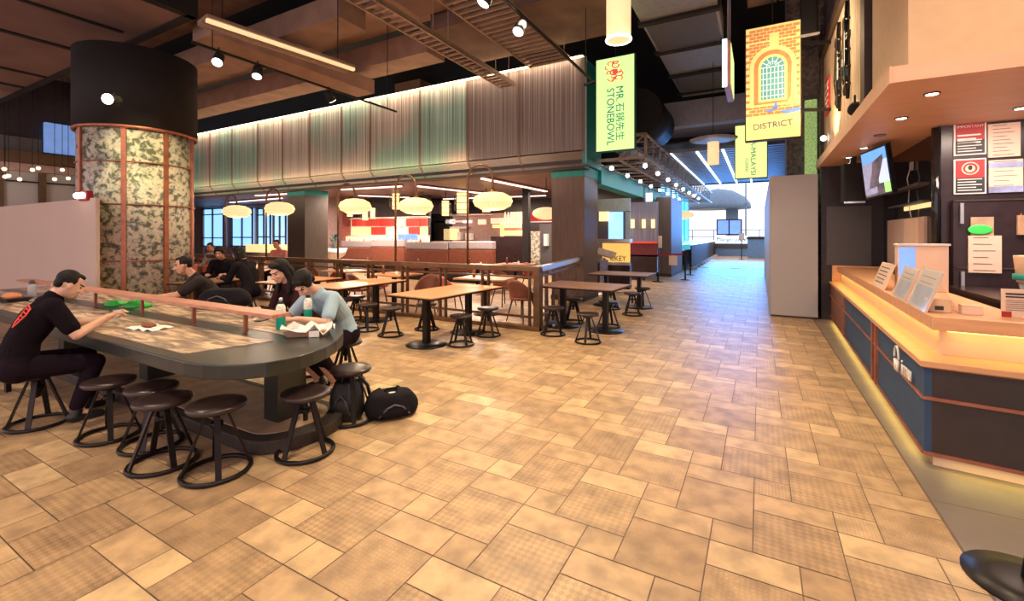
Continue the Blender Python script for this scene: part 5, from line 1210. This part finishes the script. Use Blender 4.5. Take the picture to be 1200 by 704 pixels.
for cy_ in (8.0, 8.75):
    for k in range(7):
        z = 3.75+k*.15+rs.uniform(-.04, .04); pts_ = [(1.10, cy_-.2+.1*j+rs.uniform(-.03, .03), z+.05*math.sin(j*1.3+k*2)) for j in range(5)]; cal.tube(pts_, [.02, .04, .05, .04, .015], 8)
    cal.tube([(1.10, cy_-.1, 3.55), (1.10, cy_-.13, 4.0), (1.10, cy_-.07, 4.5), (1.10, cy_-.1, 4.95)], [.02, .06, .05, .03], 8); cal.tube([(1.10, cy_+.1, 3.65), (1.10, cy_+.15, 4.1), (1.10, cy_+.1, 4.75)], [.02, .05, .03], 8)
cal.build('calligraphy', 'black_gloss', sg, world=True)
MB().box((1.09, 9.85, 3.85), (1.12, 10.3, 4.5)).build('red_plate', 'red', sg, world=True)
rw = MB()
for k in range(5): rw.box((1.083, 9.9, 3.93+k*.11), (1.09, 10.25, 3.98+k*.11))
rw.build('plate_lettering', 'text_white', sg, world=True)
light('SPOT', 'sign_spot', (.75, 9.0, 3.2), (1.15, 9.2, 4.2), 90, (1, .66, .3), .05, spot=2.0)
light('AREA', 'sign_wash', (.2, 8.2, 4.6), (1.15, 8.6, 4.2), 30, (1, .7, .42), .6)
t = thing('canopy_spotlight', 'black cylinder spotlight standing on the canopy before the calligraphy sign', 'spotlight', (1.06, 7.3, 3.3)); spot_head(t, V((1.07, 7.15, 3.22)), V((1.3, 8.2, 3.6)), 1.5)
MB().cyl((1.07, 7.15, 3.06), (1.07, 7.15, 3.2), .015, 8).build('bracket', 'lamp_black', t, world=True)
t = thing('wall_speaker', 'dark rounded speaker on the rough pillar at the top edge', 'speaker', ond(948, 18, 8.0)); q = t.location
MB().cbox(q, (.28, .2, .75)).build('cabinet', 'lamp_black', t, world=True, bevel=.05); MB().cbox(q+V((0, -.08, -.38)), (.30, .06, .03)).build('rim', 'hoarding', t, world=True); MB().bar(q, q+V((.3, 1.2, 0)), .04).build('bracket', 'lamp_black', t, world=True)
# rough pillar, and a strip with green light painted as glow
column_box('stone_pillar', 'rough grey stone pillar behind the grey hoarding', .52, 1.25, 11.4, 12.2, 7.2, 'rock')
tag(MB().box((.84, 11.25, 2.3), (1.05, 11.38, 4.45)).build('painted_light_strip', 'green_light_paint', world=True), 'greenish textured strip on the rough pillar, its light painted in', 'panel')
t = thing('warm_spotlight', 'small bright warm lamp at the end of the canopy', 'lamp', ond(965, 162, 8.4)); MB().ball((0, 0, 0), .05).build('globe', 'glow_white', t); MB().cyl((0, 0, 0), (0, .6, -.02), .012, 6).build('arm', 'lamp_black', t)
# hoarding
t = thing('hoarding', 'tall plain grey hoarding standing in the aisle before the bright exit', 'hoarding', (.6, 14, 0))
MB().box((.18, 10.3, .03), (.98, 10.42, 2.78)).build('panel', 'hoarding', t, world=True, bevel=.01); MB().box((.18, 10.42, .03), (.28, 21.5, 2.78)).build('panel', 'hoarding', t, world=True); MB().box((.2, 10.32, 0), (.96, 10.4, .04)).build('base', 'dark_wall', t, world=True)
# kiosk back
struct(MB().box((2.02-.12, 7.25, 0), (5.0, 7.4, 2.92)).build('wall_kiosk_back', 'kiosk_wall'))
struct(MB().box((1.98, 7.4, 0), (2.12, 10.4, 2.92)).build('wall_kiosk_side', 'black_gloss'))
struct(MB().box((1.04, 10.42, 0), (2.2, 10.56, 2.92)).build('wall_kiosk_end', 'dark_wall'))
tag(MB().box((1.12, 10.38, 1.04), (1.80, 10.418, 2.15)).build('grey_panel', 'grey_panel', world=True), 'plain grey lower panel behind the wooden counter end', 'panel')
tag(MB().cyl((1.87, 7.22, 1.02), (1.87, 7.22, 2.9), .045, 14).build('pipe_post', 'black_gloss', world=True), 'shiny black round post at the corner of the kiosk back wall', 'post')
def face(name, lb, cat, px0, px1, py0, py1, y, m, d=.02, **k):
    a = ony(px0, py1, y); b = ony(px1, py0, y); t = thing(name, lb, cat, ((a.x+b.x)/2, y, a.z))
    MB().box((a.x, y-d, a.z), (b.x, y, b.z)).build(k.get('part', 'sheet'), m, t, world=True)
    return t, a, b
YW = 7.25
for i, (py0, py1) in enumerate(((142, 183), (185, 228))):
    t, a, b = face('warning_poster', ('red and black framed poster with white lines, upper of two on the kiosk wall', 'red and black framed poster with a round emblem, lower of two on the kiosk wall')[i], 'poster', 1117, 1155, py0, py1, YW, 'text_white')
    MB().box((a.x+.015, YW-.026, a.z+.015), (b.x-.015, YW-.02, a.z+(b.z-a.z)*.46)).build('black_field', 'poster_black', t, world=True)
    MB().box((a.x+.015, YW-.026, a.z+(b.z-a.z)*.46), (b.x-.015, YW-.02, b.z-.015)).build('red_field', 'red', t, world=True)
    ln = MB()
    for k in range(5): z = a.z+.04+k*.032; ln.box((a.x+.03, YW-.03, z), (b.x-.04-(k % 2)*.05, YW-.026, z+.010))
    if i == 0:
        for k in range(3): z = b.z-.16-k*.045; ln.box((a.x+.03, YW-.03, z), (b.x-.05-(k % 2)*.04, YW-.026, z+.018))
        text('IMPORTANT', .042, 'text_white', t, (0, -.03, b.z-a.z-.05), (PI/2, 0, 0), depth=.001)
    else:
        c = V(((a.x+b.x)/2, YW-.028, a.z+(b.z-a.z)*.72)); rg = MB()
        rg.tube([c+V((.07*math.cos(q*PI/10), 0, .07*math.sin(q*PI/10))) for q in range(20)], .008, 6, closed=True); rg.build('ring', 'paper', t, world=True)
        MB().ball(c, (.045, .004, .045), 14).build('disc', 'paper', t, world=True); MB().ball(c+V((0, -.004, .01)), (.02, .004, .03), 10).build('figure', 'black_ink', t, world=True)
    ln.build('text_lines', 'text_white', t, world=True)
def lined(t, a, b, n_, m='black_ink', y=YW, d=.02, z0=.06):
    ln = MB()
    for k in range(n_):
        z = a.z+(b.z-a.z)*(z0+(1-2*z0)*k/(n_-1)); ln.box((a.x+.04, y-d-.004, z), (b.x-.05-(k % 3)*.03, y-d, z+.005))
    ln.build('text_lines', m, t, world=True)
t, a, b = face('notice_sheet', 'pale letter sheet at the top right of the kiosk wall', 'notice', 1157, 1195, 143, 185, YW, 'paper'); lined(t, a, b, 9)
t, a, b = face('notice_sheet', 'pale sheet with blue and purple print below the letter on the kiosk wall', 'notice', 1158, 1198, 186, 226, YW, 'paper'); lined(t, a, b, 7)
MB().box((a.x, YW-.026, b.z-.09), (b.x, YW-.02, b.z-.03)).build('blue_band', 'blue_print', t, world=True); MB().box((a.x, YW-.026, a.z), (b.x, YW-.02, a.z+.07)).build('blue_band', 'blue_print', t, world=True)
# fridge doors below the posters
t = thing('fridge_cabinet', 'tall black fridge cabinet with silver handles below the posters', 'cabinet', (3.2, 7.0, 0))
MB().box((2.0, YW-.12, .1), (5.0, YW-.03, 2.02)).build('body', 'kiosk_wall', t, world=True)
for px, p0, p1 in ((1127, 238, 262), (1128, 318, 345)):
    a = ony(px, p1, YW-.15); b = ony(px, p0, YW-.15); MB().bar(a, b, .03).build('handle', 'silver', t, world=True)
for z in (1.22, 2.0): MB().box((2.02, YW-.135, z), (5, YW-.12, z+.015)).build('seam', 'sign_frame', t, world=True)
YD = YW-.13
t, a, b = face('notice_sheet', 'plain peach notice sheet taped to the black fridge door', 'notice', 1134, 1173, 276, 319, YD, 'paper'); lined(t, a, b, 6, y=YD)
t, a, b = face('paper_holder', 'clear holder with a bright green oval sticker above the peach notice', 'holder', 1137, 1164, 254, 276, YD, 'plinth_tan', .015, part='holder')
MB().ball(ony(1148.5, 269, YD-.03), (.105, .008, .055), 20).build('sticker', 'green_sticker', t, world=True)
t, a, b = face('cutlery_sleeve', 'pale sleeve with wooden cutlery at the right edge of the kiosk wall', 'holder', 1191, 1206, 252, 275, YD, 'plinth_tan', .03, part='sleeve')
ck = MB()
for k in range(5): ck.bar((a.x+.02+k*.025, YD-.035, a.z), (a.x+.025+k*.028, YD-.035, b.z+.02), .006)
ck.build('cutlery', 'wood_orange', t, world=True)
t, a, b = face('wall_socket', 'white wall socket with a hanging cable on the dark side wall', 'socket', 1062, 1070, 158, 170, YW+1.0, 'white_paint', .02, part='plate')
t.location = (1.97, 8.6, 2.62); t.children[0].data.vertices.foreach_set('co', [c for x in (0, .03) for y in (-.05, .05) for z in (-.06, .06) for c in (-x, y, z)])
MB().tube([(-.03, 0, -.03), (-.06, .02, -.18), (-.03, .05, -.35), (-.05, .0, -.55), (-.03, -.05, -.75)], .007, 6).build('cable', 'text_white', t)
# pass-through window and wall bits on the side wall
t = thing('wall_notice', 'pale yellow lit panel with a leaning card on the kiosk side wall', 'panel', (1.96, 8.9, 1.3))
MB().box((1.95, 8.0, 1.1), (1.98, 10.0, 1.86)).build('panel', 'partition', t, world=True); MB().box((1.90, 8.05, 1.2), (1.95, 8.75, 1.84)).build('card', 'paper', t, world=True)
MB().box((1.955, 7.6, 1.98), (1.98, 9.0, 2.04)).build('lit_edge', 'shelf_yellow', t, world=True)
t = thing('television', 'tilted flat television showing blue sky hung under the canopy', 'television', (1.45, 8.2, 2.9))
q = [ond(1015, 234, 6.95), ond(1047, 226, 6.35), ond(1038, 168, 6.15), ond(1008, 180, 6.75)]
nrm = (q[1]-q[0]).cross(q[3]-q[0]).normalized()
if nrm.y > 0: nrm = -nrm
ctr = sum(q, V((0, 0, 0)))/4
MB().hexa([v_-nrm*.06 for v_ in q], q).build('casing', 'black_plastic', t, world=True)
q2 = [ctr+(v_-ctr)*.93+nrm*.004 for v_ in q]; MB().quad(*q2).build('screen', 'tv_pic' if 'tv_pic' in M else 'blue_print', t, world=True)
L2 = lambda a, b: q2[0].lerp(q2[1], a).lerp(q2[3].lerp(q2[2], a), b)
def patch(nm, m, a0, a1, b0, b1): MB().quad(*[L2(a, b_)+nrm*.003 for a, b_ in ((a0, b0), (a1, b0), (a1, b1), (a0, b1))]).build(nm, m, t, world=True)
mat('tv_sky', (.1, .3, .6), .3, emit=(.16, .42, .85), es=.9); mat('tv_pale', (.5, .6, .8), .3, emit=(.55, .68, .95), es=.9); mat('tv_grey', (.3, .3, .4), .3, emit=(.30, .30, .45), es=.9, noise=.5, scale=12); mat('tv_green', (.3, .8, .2), .3, emit=(.45, .95, .25), es=.9)
patch('picture', 'tv_sky', 0, 1, .75, 1); patch('picture', 'tv_grey', 0, .5, .05, .75); patch('picture', 'tv_pale', .5, 1, .25, .75); patch('picture', 'tv_green', .78, 1, .02, .25); patch('picture', 'blue_print', .5, .78, .02, .25)
MB().bar(ctr-nrm*.06, V((ctr.x+.2, ctr.y+.3, 2.93)), .05).build('bracket', 'lamp_black', t, world=True)
a = ony(989, 237, 9.2); b = ony(1014, 190, 9.2)
t = thing('black_box', 'dark boxy speaker hanging behind the television', 'speaker', (1.4, 9.2, 2.2)); MB().box((a.x, 9.2, a.z), (b.x, 9.6, b.z)).build('cabinet', 'lamp_black', t, world=True, bevel=.02); MB().box((a.x, 9.19, a.z-.02), (b.x, 9.22, a.z+.01)).build('edge', 'silver', t, world=True)
MB().box((a.x+.1, 9.3, b.z), (b.x-.1, 9.4, 2.93)).build('bracket', 'lamp_black', t, world=True)
t = thing('wall_reflection', 'grey strips painting glossy reflections on the dark side wall behind the television', 'shelf', (1.95, 9, 2.3))  # boards made up to mimic reflections in the glossy wall
MB().box((1.86, 7.9, 2.28), (1.98, 9.7, 2.32)).build('board', 'grey_panel', t, world=True); MB().box((1.90, 7.9, 2.05), (1.98, 9.7, 2.08)).build('board', 'grey_panel', t, world=True)
# menu stands on the counter
CT = 1.02
def menu_stand(px0, py0, px1, py1, hgt, lb, m, glossy=True, th=.012):
    a = onz(px0, py0, CT); b = onz(px1, py1, CT); c = (a+b)/2; d = (b-a); L = d.length; ang = math.atan2(d.y, d.x)
    t = thing('menu_stand', lb, 'menu', (c.x, c.y, CT), ang, 'menu stands on the kiosk counter')
    back = 1
    # sheet leans back (away from the aisle); local +y points inward
    sgn = 1 if (Matrix.Rotation(ang, 3, 'Z') @ V((0, 1, 0))).x > 0 else -1
    f_ = lambda x, z, off=0: (x, sgn*(z*.35+off), z)
    MB().hexa([f_(-L/2, 0), f_(L/2, 0), f_(L/2, 0, th), f_(-L/2, 0, th)], [f_(-L/2, hgt), f_(L/2, hgt), f_(L/2, hgt, th), f_(-L/2, hgt, th)]).build('sheet', m, t)
    MB().quad((-L*.3, sgn*(hgt*.3), hgt*.8), (L*.3, sgn*(hgt*.3), hgt*.8), (L*.3, sgn*(hgt*.35+.12), 0.001), (-L*.3, sgn*(hgt*.35+.12), 0.001)).build('prop', 'clear_plastic', t)
    ln = MB()
    for k in range(5): z = hgt*(.2+.15*k); ln.hexa([f_(-L*.38, z, -.003), f_(L*.3-(k % 2)*.04, z, -.003), f_(L*.3-(k % 2)*.04, z, 0), f_(-L*.38, z, 0)], [f_(-L*.38, z+.008, -.003), f_(L*.3-(k % 2)*.04, z+.008, -.003), f_(L*.3-(k % 2)*.04, z+.008, 0), f_(-L*.38, z+.008, 0)])
    ln.build('text_lines', 'black_ink', t)
    if glossy: MB().hexa([f_(-L*.4, hgt*.06, -.004), f_(L*.4, hgt*.06, -.004), f_(L*.4, hgt*.06, -.001), f_(-L*.4, hgt*.06, -.001)], [f_(-L*.4, hgt*.58, -.004), f_(L*.4, hgt*.58, -.004), f_(L*.4, hgt*.58, -.001), f_(-L*.4, hgt*.58, -.001)]).build('picture', 'blue_print', t)  # bluish panel paints the reflection in the glossy sheet
    if glossy: MB().hexa([f_(-L/2-.01, 0, -.008), f_(L/2+.01, 0, -.008), f_(L/2+.01, 0, -.005), f_(-L/2-.01, 0, -.005)], [f_(-L/2-.01, hgt+.01, -.008), f_(L/2+.01, hgt+.01, -.008), f_(L/2+.01, hgt+.01, -.005), f_(-L/2-.01, hgt+.01, -.005)]).build('cover', 'clear_plastic', t)
    return t
menu_stand(1022, 333, 1035, 340, .27, 'matt card menu stand, farthest left on the counter', 'paper', False)
menu_stand(1046, 345, 1060, 353, .28, 'glossy menu stand, second from the left on the counter', 'paper')
menu_stand(1064, 354, 1084, 366, .30, 'glossy menu stand nearest the counter corner', 'paper')
t = thing('menu_board', 'large peach board with a small blue picture standing behind the menu stands', 'board', (1.75, 6.6, CT))
a = ony(1052, 345, 6.1); b = ony(1112, 288, 6.1)
MB().box((a.x, 6.1, CT), (b.x, 6.22, b.z)).build('board', 'paper', t, world=True, bevel=.006); MB().box((a.x-.01, 6.08, b.z), (b.x+.01, 6.24, b.z+.02)).build('edge', 'white_paint', t, world=True)
MB().box((a.x+.01, 6.09, b.z-.32), (a.x+.14, 6.1, b.z-.02)).build('picture', 'menu_blue', t, world=True)
tag(MB().box((1.9, 5.2, 0), (3.2, 7.08, 1.018)).build('inner_worktop', 'kiosk_wall', world=True), 'dark inner worktop behind the raised counter', 'worktop')
t = thing('cardboard_holder', 'cream curved card holder at the counter corner', 'holder', onz(1101, 366, CT)); MB().prism([(-.06, 0), (.06, -.02), (.07, .06), (0, .1), (-.07, .07)], 0, .10).build('holder', 'cream_wall', t, bevel=.008)
MB().box((-.03, -.015, .02), (.02, -.012, .05)).build('mark', 'black_ink', t)
t = thing('card_box', 'small peach box on the counter right of the curved holder', 'box', onz(1140, 369, CT)); MB().box((-.055, 0, 0), (.055, .08, .065)).build('box', 'paper', t, bevel=.004); MB().box((-.056, -.001, .055), (.056, .081, .068)).build('lid', 'cream_wall', t)
p = onz(1190, 372, CT)
t = thing('info_card', 'upright info card with a red corner at the right edge of the counter', 'card', p, .0)
MB().box((-.07, 0, 0), (.12, .012, .20)).build('card', 'paper', t); MB().box((-.05, -.003, .16), (.11, 0, .172)).box((-.05, -.003, .14), (.09, 0, .15)).build('text_lines', 'black_ink', t); MB().box((-.07, -.003, 0), (-.02, 0, .04)).build('red_corner', 'red', t)
l_ = MB()
for k in range(6): l_.box((-.05, -.003, .05+k*.014), (.10, 0, .053+k*.014))
l_.build('small_print', 'grey_panel', t)
p = ony(1190, 308, 5.4)
t = thing('sauce_tub', 'white tub with teal and red print and a clear cup on the kiosk worktop', 'tub', (p.x, 5.4, 1.018)); t.location = (2.05, 5.5, 1.018)
MB().lathe([(.10, .18), (.12, .40), (.12, .41), (0, .41)], n=24).build('tub', 'cream_wall', t); MB().lathe([(.125, .20), (.125, .25)], n=24).build('teal_band', 'teal', t); MB().lathe([(.07, 0), (.09, .18)], n=20).build('cup', 'clear_plastic', t)
text('CUP', .06, 'black_ink', t, (0, -.13, .34), (PI/2, 0, 0)); 
# near stanchion
def stanchion(p, lb, h=1.0, r=.17, sign=None, g='barrier posts'):
    t = thing('barrier_post', lb, 'barrier post', (p.x, p.y, 0), 0, g)
    MB().lathe([(r, 0), (r, .012), (r*.5, .03), (.035, .035), (0, .035)], n=36).build('base', 'dark_metal', t); MB().cyl((0, 0, .03), (0, 0, h), .03, 16).build('pole', 'lamp_black', t); MB().lathe([(.036, h-.08), (.036, h), (0, h+.01)], n=16).build('cap', 'dark_metal', t)
    if sign: MB().box((-.14, -.02, h+.02), (.14, .0, h+.45)).build('sign_board', 'paper', t); MB().box((-.155, -.01, h), (.155, .01, h+.47)).build('sign_frame', 'lamp_black', t)
    return t
ns = stanchion(onz(1206, 687), 'black barrier post with a flat round base at the bottom right corner', 1.0, .225)
for o in ns.children:
    if not o.name.startswith('base'): o.rotation_euler = (-.085, .155, 0); o.location = (0, 0, .004)
A1, A2 = onz(771, 330), onz(803, 328)
stanchion(A1, 'barrier post with a framed notice on top beside the far brown column', 1.15, .2, True); stanchion(A2, 'barrier post at the right end of the red rope'); stanchion(onz(809, 322), 'barrier post just behind the right end of the red rope')
stanchion(onz(869, 304), 'far barrier post in front of the juice stall', 1.3, .2, True); stanchion(onz(877, 300), 'farthest barrier post right of the juice stall')
t = thing('red_strap', 'red barrier strap with a hanging notice between the two posts', 'strap', (A1+A2)/2+V((0, 0, .9))); MB().bar(A1+V((.03, 0, .93)), A2+V((-.03, 0, .93)), .012, .06).build('strap', 'red_strap', t, world=True)
a = A1.lerp(A2, .55); MB().box((a.x-.14, a.y-.03, .55), (a.x+.14, a.y-.015, .90)).build('notice', 'paper', t, world=True)
a, b = onz(803, 328)+V((.03, 0, .95)), onz(817, 317)+V((0, 0, .95)); 

# ================================================================ ALONG AND BEYOND THE AISLE
t = thing('service_booth', 'pale green metal serving booth with an arched window and a yellow lit panel', 'booth', (-3.6, 12.5, 0))
def fb(nm, m, px0, px1, py0, py1, y=12.5, d=.1): a = ony(px0, py1, y); b = ony(px1, py0, y); return MB().box((a.x, y, a.z), (b.x, y+d, b.z)).build(nm, m, t, world=True)
fb('upper_panel', 'pale_green_metal', 700, 738, 232, 248); fb('side_post', 'pale_green_metal', 733, 738, 248, 283); fb('back_panel', 'grey_panel', 700, 733, 246, 283, 12.8); fb('red_box', 'lantern_warm', 702, 712, 246, 259, 12.6); fb('glass', 'glow_blue_window', 713, 730, 248, 280, 12.7, .02)
fb('shelf', 'silver', 700, 738, 280, 284, 12.35, .3); fb('yellow_panel', 'yellow_acrylic', 706, 738, 285, 309, 12.45, .05); fb('lower_front', 'kiosk_wall', 700, 738, 309, 337, 12.5, .2); fb('lower_rim', 'silver', 704, 738, 307.5, 310, 12.4, .1)
p = ony(724, 303, 12.43)-t.location; text('CKEY', .21, 'black_ink', t, p, (PI/2, 0, 0), sx=.9)
t = thing('menu_lectern', 'small silver stand with an open menu in front of the serving booth', 'stand', (-3.5, 11.7, 0)); p = onz(708, 345); t.location = p
MB().cyl(p, p+V((0, 0, 1.0)), .04, 12).build('pole', 'silver', t, world=True); MB().lathe([(.2, 0), (.2, .02), (0, .03)], p, 20).build('base', 'silver', t, world=True)
MB().cbox(p+V((.05, 0, 1.12)), (.5, .35, .04), Matrix.Rotation(.4, 3, 'X') @ Matrix.Rotation(.3, 3, 'Y')).build('menu', 'plinth_tan', t, world=True); MB().cbox(p+V((0, -.02, .6)), (.22, .04, .7)).build('leaflet_rack', 'blue_print', t, world=True)
t = thing('curtain_wall', 'blue grey pleated curtain wall with three small lit sconces', 'wall panel', (-3.6, 16, 1)); fb('curtain', 'curtain', 738, 771, 236, 286, 16, .1)
for px in (741, 754, 765): fb('sconce', 'lantern_warm', px-1.8, px+1.8, 257, 267, 15.9, .08)
mat('deep_red', (.13, .012, .02), .5)
t = thing('red_banquette', 'dark red banquette below the blue grey curtain', 'bench', (-3.6, 15.7, 0)); fb('backrest', 'deep_red', 738, 770, 284, 300, 15.8, .2); fb('top_edge', 'red_glow', 738, 770, 283, 285, 15.75, .05); fb('base', 'kiosk_wall', 738, 770, 299, 318, 15.8, .2)
t = thing('dark_divider', 'dark divider panel at the foot of the far brown column', 'panel', (-3.2, 17, 0)); fb('panel', 'dark_wall', 760, 772, 283, 322, 17, .08)
t = thing('lit_hanging_sign', 'small white lit sign hanging under the teal beam', 'sign', (-3.1, 15, 2.8)); fb('face', 'glow_cool', 757, 764, 226, 236, 14.5, .05)
tq = t; MB().cyl(ony(760.5, 226, 14.52), ony(760.5, 226, 14.52)+V((0, 0, .6)), .01, 6).build('hanger_rod', 'lamp_black', t, world=True)
struct(MB().box((-5.4, 16.3, 0), (-3.6, 16.45, 3.4)).build('wall_mid', 'dark_wall'))
struct(MB().box((-12, 22.5, 0), (-4.2, 22.7, 4.5)).build('wall_mid', 'dark_wall'))
# slatted ceiling with light lines beyond the canopy
t = thing('slatted_ceiling', 'white slatted ceiling with long glowing lines over the far aisle', 'ceiling panel', (-1.5, 20, 4.3))
s_ = MB(); y = 15.4
while y < 25.4: s_.box((-4.4, y, 4.3), (1.0, y+.14, 4.4)); y += .36
o = s_.build('slats', 'duct_silver', t, world=True); o['kind'] = 'stuff'
MB().box((-4.4, 15.4, 4.6), (1.0, 25.3, 4.65)).build('backing', 'grey_panel', t, world=True)
for x in (-3.4, -2.55, -1.75, -1.0, -.35): MB().box((x-.035, 15.4, 4.25), (x+.035, 25.3, 4.3)).build('light_line', 'glow_cool', t, world=True)
struct(MB().box((-12, 24.7, 4.4), (-4.4, 24.9, 7.4)).build('wall_end', 'dark_wall')); struct(MB().box((-4.4, 25.4, 4.25), (8, 25.6, 7.4)).build('wall_end', 'dark_wall')); struct(MB().box((-4.4, 15.4, 4.68), (1.0, 25.4, 4.78)).build('ceiling', 'ceiling_dark'))
struct(MB().box((1.0, 12.3, 0), (1.2, 30, 7.2)).build('wall_right', 'dark_wall')); struct(MB().box((5.0, -2.4, 0), (5.15, 11.5, 7.2)).build('wall_right', 'dark_wall')); struct(MB().box((1.2, 11.35, 0), (5.0, 11.5, 7.2)).build('wall_right', 'dark_wall'))
# teal glass front and fence on the left of the far aisle
t = thing('glazed_shopfront', 'turquoise glazed shopfront with dark mullions at the far left of the aisle', 'shopfront', (-4.3, 27, 0))
MB().box((-4.35, 22.8, .9), (-4.30, 33, 4.2)).build('pane', 'teal_glass', t, world=True)
for y in (22.8, 24.4, 26, 27.6, 29.2, 31, 33): MB().box((-4.4, y, 0), (-4.26, y+.1, 4.2)).build('mullion', 'far_blue', t, world=True)
MB().box((-4.4, 22.8, 0), (-4.28, 33, .9)).build('sill', 'grey_panel', t, world=True); MB().box((-4.4, 22.8, 4.2), (-4.28, 33, 4.3)).build('head', 'grey_panel', t, world=True)
t = thing('glass_counter', 'long turquoise glass topped counter behind the black fence', 'counter', (-3.5, 27, 0))
MB().box((-3.9, 21.4, .95), (-3.05, 34, 1.32)).build('glass_top', 'teal_glass', t, world=True); MB().box((-3.88, 21.45, 0), (-3.1, 33.9, .9)).build('base', 'kiosk_wall', t, world=True)
MB().box((-3.92, 21.38, .9), (-3.03, 34.02, .95)).build('rim', 'silver', t, world=True)
t = thing('crowd_fence', 'black panelled fence with white feet running along the far aisle', 'fence', (-2.9, 30, 0))
for i in range(10):
    y = 22.6+i*1.7; MB().box((-2.85-.03*i, y, .12), (-2.80-.03*i, y+1.5, 1.15)).build('panel', 'lamp_black', t, world=True); MB().box((-2.95-.03*i, y+.2, 0), (-2.6-.03*i, y+.5, .12)).build('foot', 'white_paint', t, world=True)
MB().bar((-2.82, 22.6, 1.18), (-3.1, 39.5, 1.18), .06, .05).build('top_rail', 'glow_cool', t, world=True)
YK = 39.0
t = thing('juice_stall', 'far dark stall with a white lettered fascia in front of the bright exit', 'stall', (-2, YK, 0))
def kb_(nm, m, *q, y=YK, d=.3): a = ony(q[0], q[3], y); b = ony(q[1], q[2], y); return MB().box((a.x, y, max(0, a.z)), (b.x, y+d, b.z)).build(nm, m, t, world=True)
kb_('base', 'far_blue', 836, 878, 285, 300); kb_('base_rail', 'grey_panel', 836, 878, 286, 290, y=YK-.1, d=.1); kb_('fascia', 'outdoor_white', 837, 877, 276, 285, y=YK-.2, d=.2)
p = ony(857, 280.5, YK-.24)-t.location; text('Mango Juice', .44, 'black_ink', t, p, (PI/2, 0, 0), sx=1.0)
t = thing('menu_screens', 'blue lit menu screens standing above the far stall', 'screen', (-1.9, 40, 1.6)); a = ony(841, 274, 40); b = ony(868, 258, 40); t.location = ((a.x+b.x)/2, 40, a.z)
MB().box((a.x-.1, 40, a.z-.1), (b.x+.1, 40.15, b.z+.1)).build('frame', 'dark_wall', t, world=True); MB().box((a.x, 39.97, a.z), ((a.x+b.x)/2-.05, 40, b.z)).build('screen', 'menu_blue', t, world=True); MB().box(((a.x+b.x)/2+.05, 39.97, a.z), (b.x, 40, b.z)).build('screen', 'menu_blue', t, world=True)
MB().bar(((a.x+b.x)/2, 40.1, 0), ((a.x+b.x)/2, 40.1, a.z), .2).build('post', 'dark_wall', t, world=True)
t = thing('pavilion_roof', 'blue grey curved canopy on a post outside the bright exit', 'pavilion', (-2, 46, 0)); p = ony(858, 300, 46); t.location = (p.x, 46, 0)
MB().bar((p.x, 46, 0), (p.x, 46, 5.5), 1.0).build('post', 'far_blue', t, world=True)
a = ony(812, 246, 46); b = ony(871, 224, 46); c_ = V(((a.x+b.x)/2, 46, a.z))
MB().lathe([(2.8, 0), (2.75, .5), (2.3, 1.1), (1.3, 1.7), (0, 1.95)], c_, 28, sy=.8).build('roof', 'far_blue', t, world=True)
t = thing('exterior_railing', 'thin pale railing in front of the bright exterior', 'railing', (-4, 44, 0))
for z in (1.0, 1.5, 2.1): MB().bar((-9, 44, z), (2, 44, z), .07).build('bar', 'far_blue', t, world=True)
for i in range(7): MB().bar((-9+i*1.8, 44, 0), (-9+i*1.8, 44, 2.1), .08).build('post', 'far_blue', t, world=True)
t = thing('lamp_post', 'thin pole standing in the bright exit right of the canopy', 'pole', (0, 42, 0)); p = ony(874, 250, 42); t.location = (p.x, 42, 0)
MB().cyl((p.x, 42, 0), (p.x, 42, 6.2), .06, 8).build('pole', 'far_blue', t, world=True); MB().cbox((p.x, 42, 4.2), (.4, .2, .2)).build('box', 'far_blue', t, world=True)
t = thing('planter_box', 'dark planter row at the far right end of the aisle', 'planter', (-.2, 38, 0)); MB().box((-.75, 36, 0), (.9, 36.8, 1.35)).build('box', 'far_blue', t, world=True); MB().box((-.8, 35.95, 1.35), (.95, 36.85, 1.5)).build('rim', 'dark_wall', t, world=True)
struct(MB().box((-30, 60, 0), (25, 60.2, 14)).build('wall_outdoor', 'outdoor_white'))
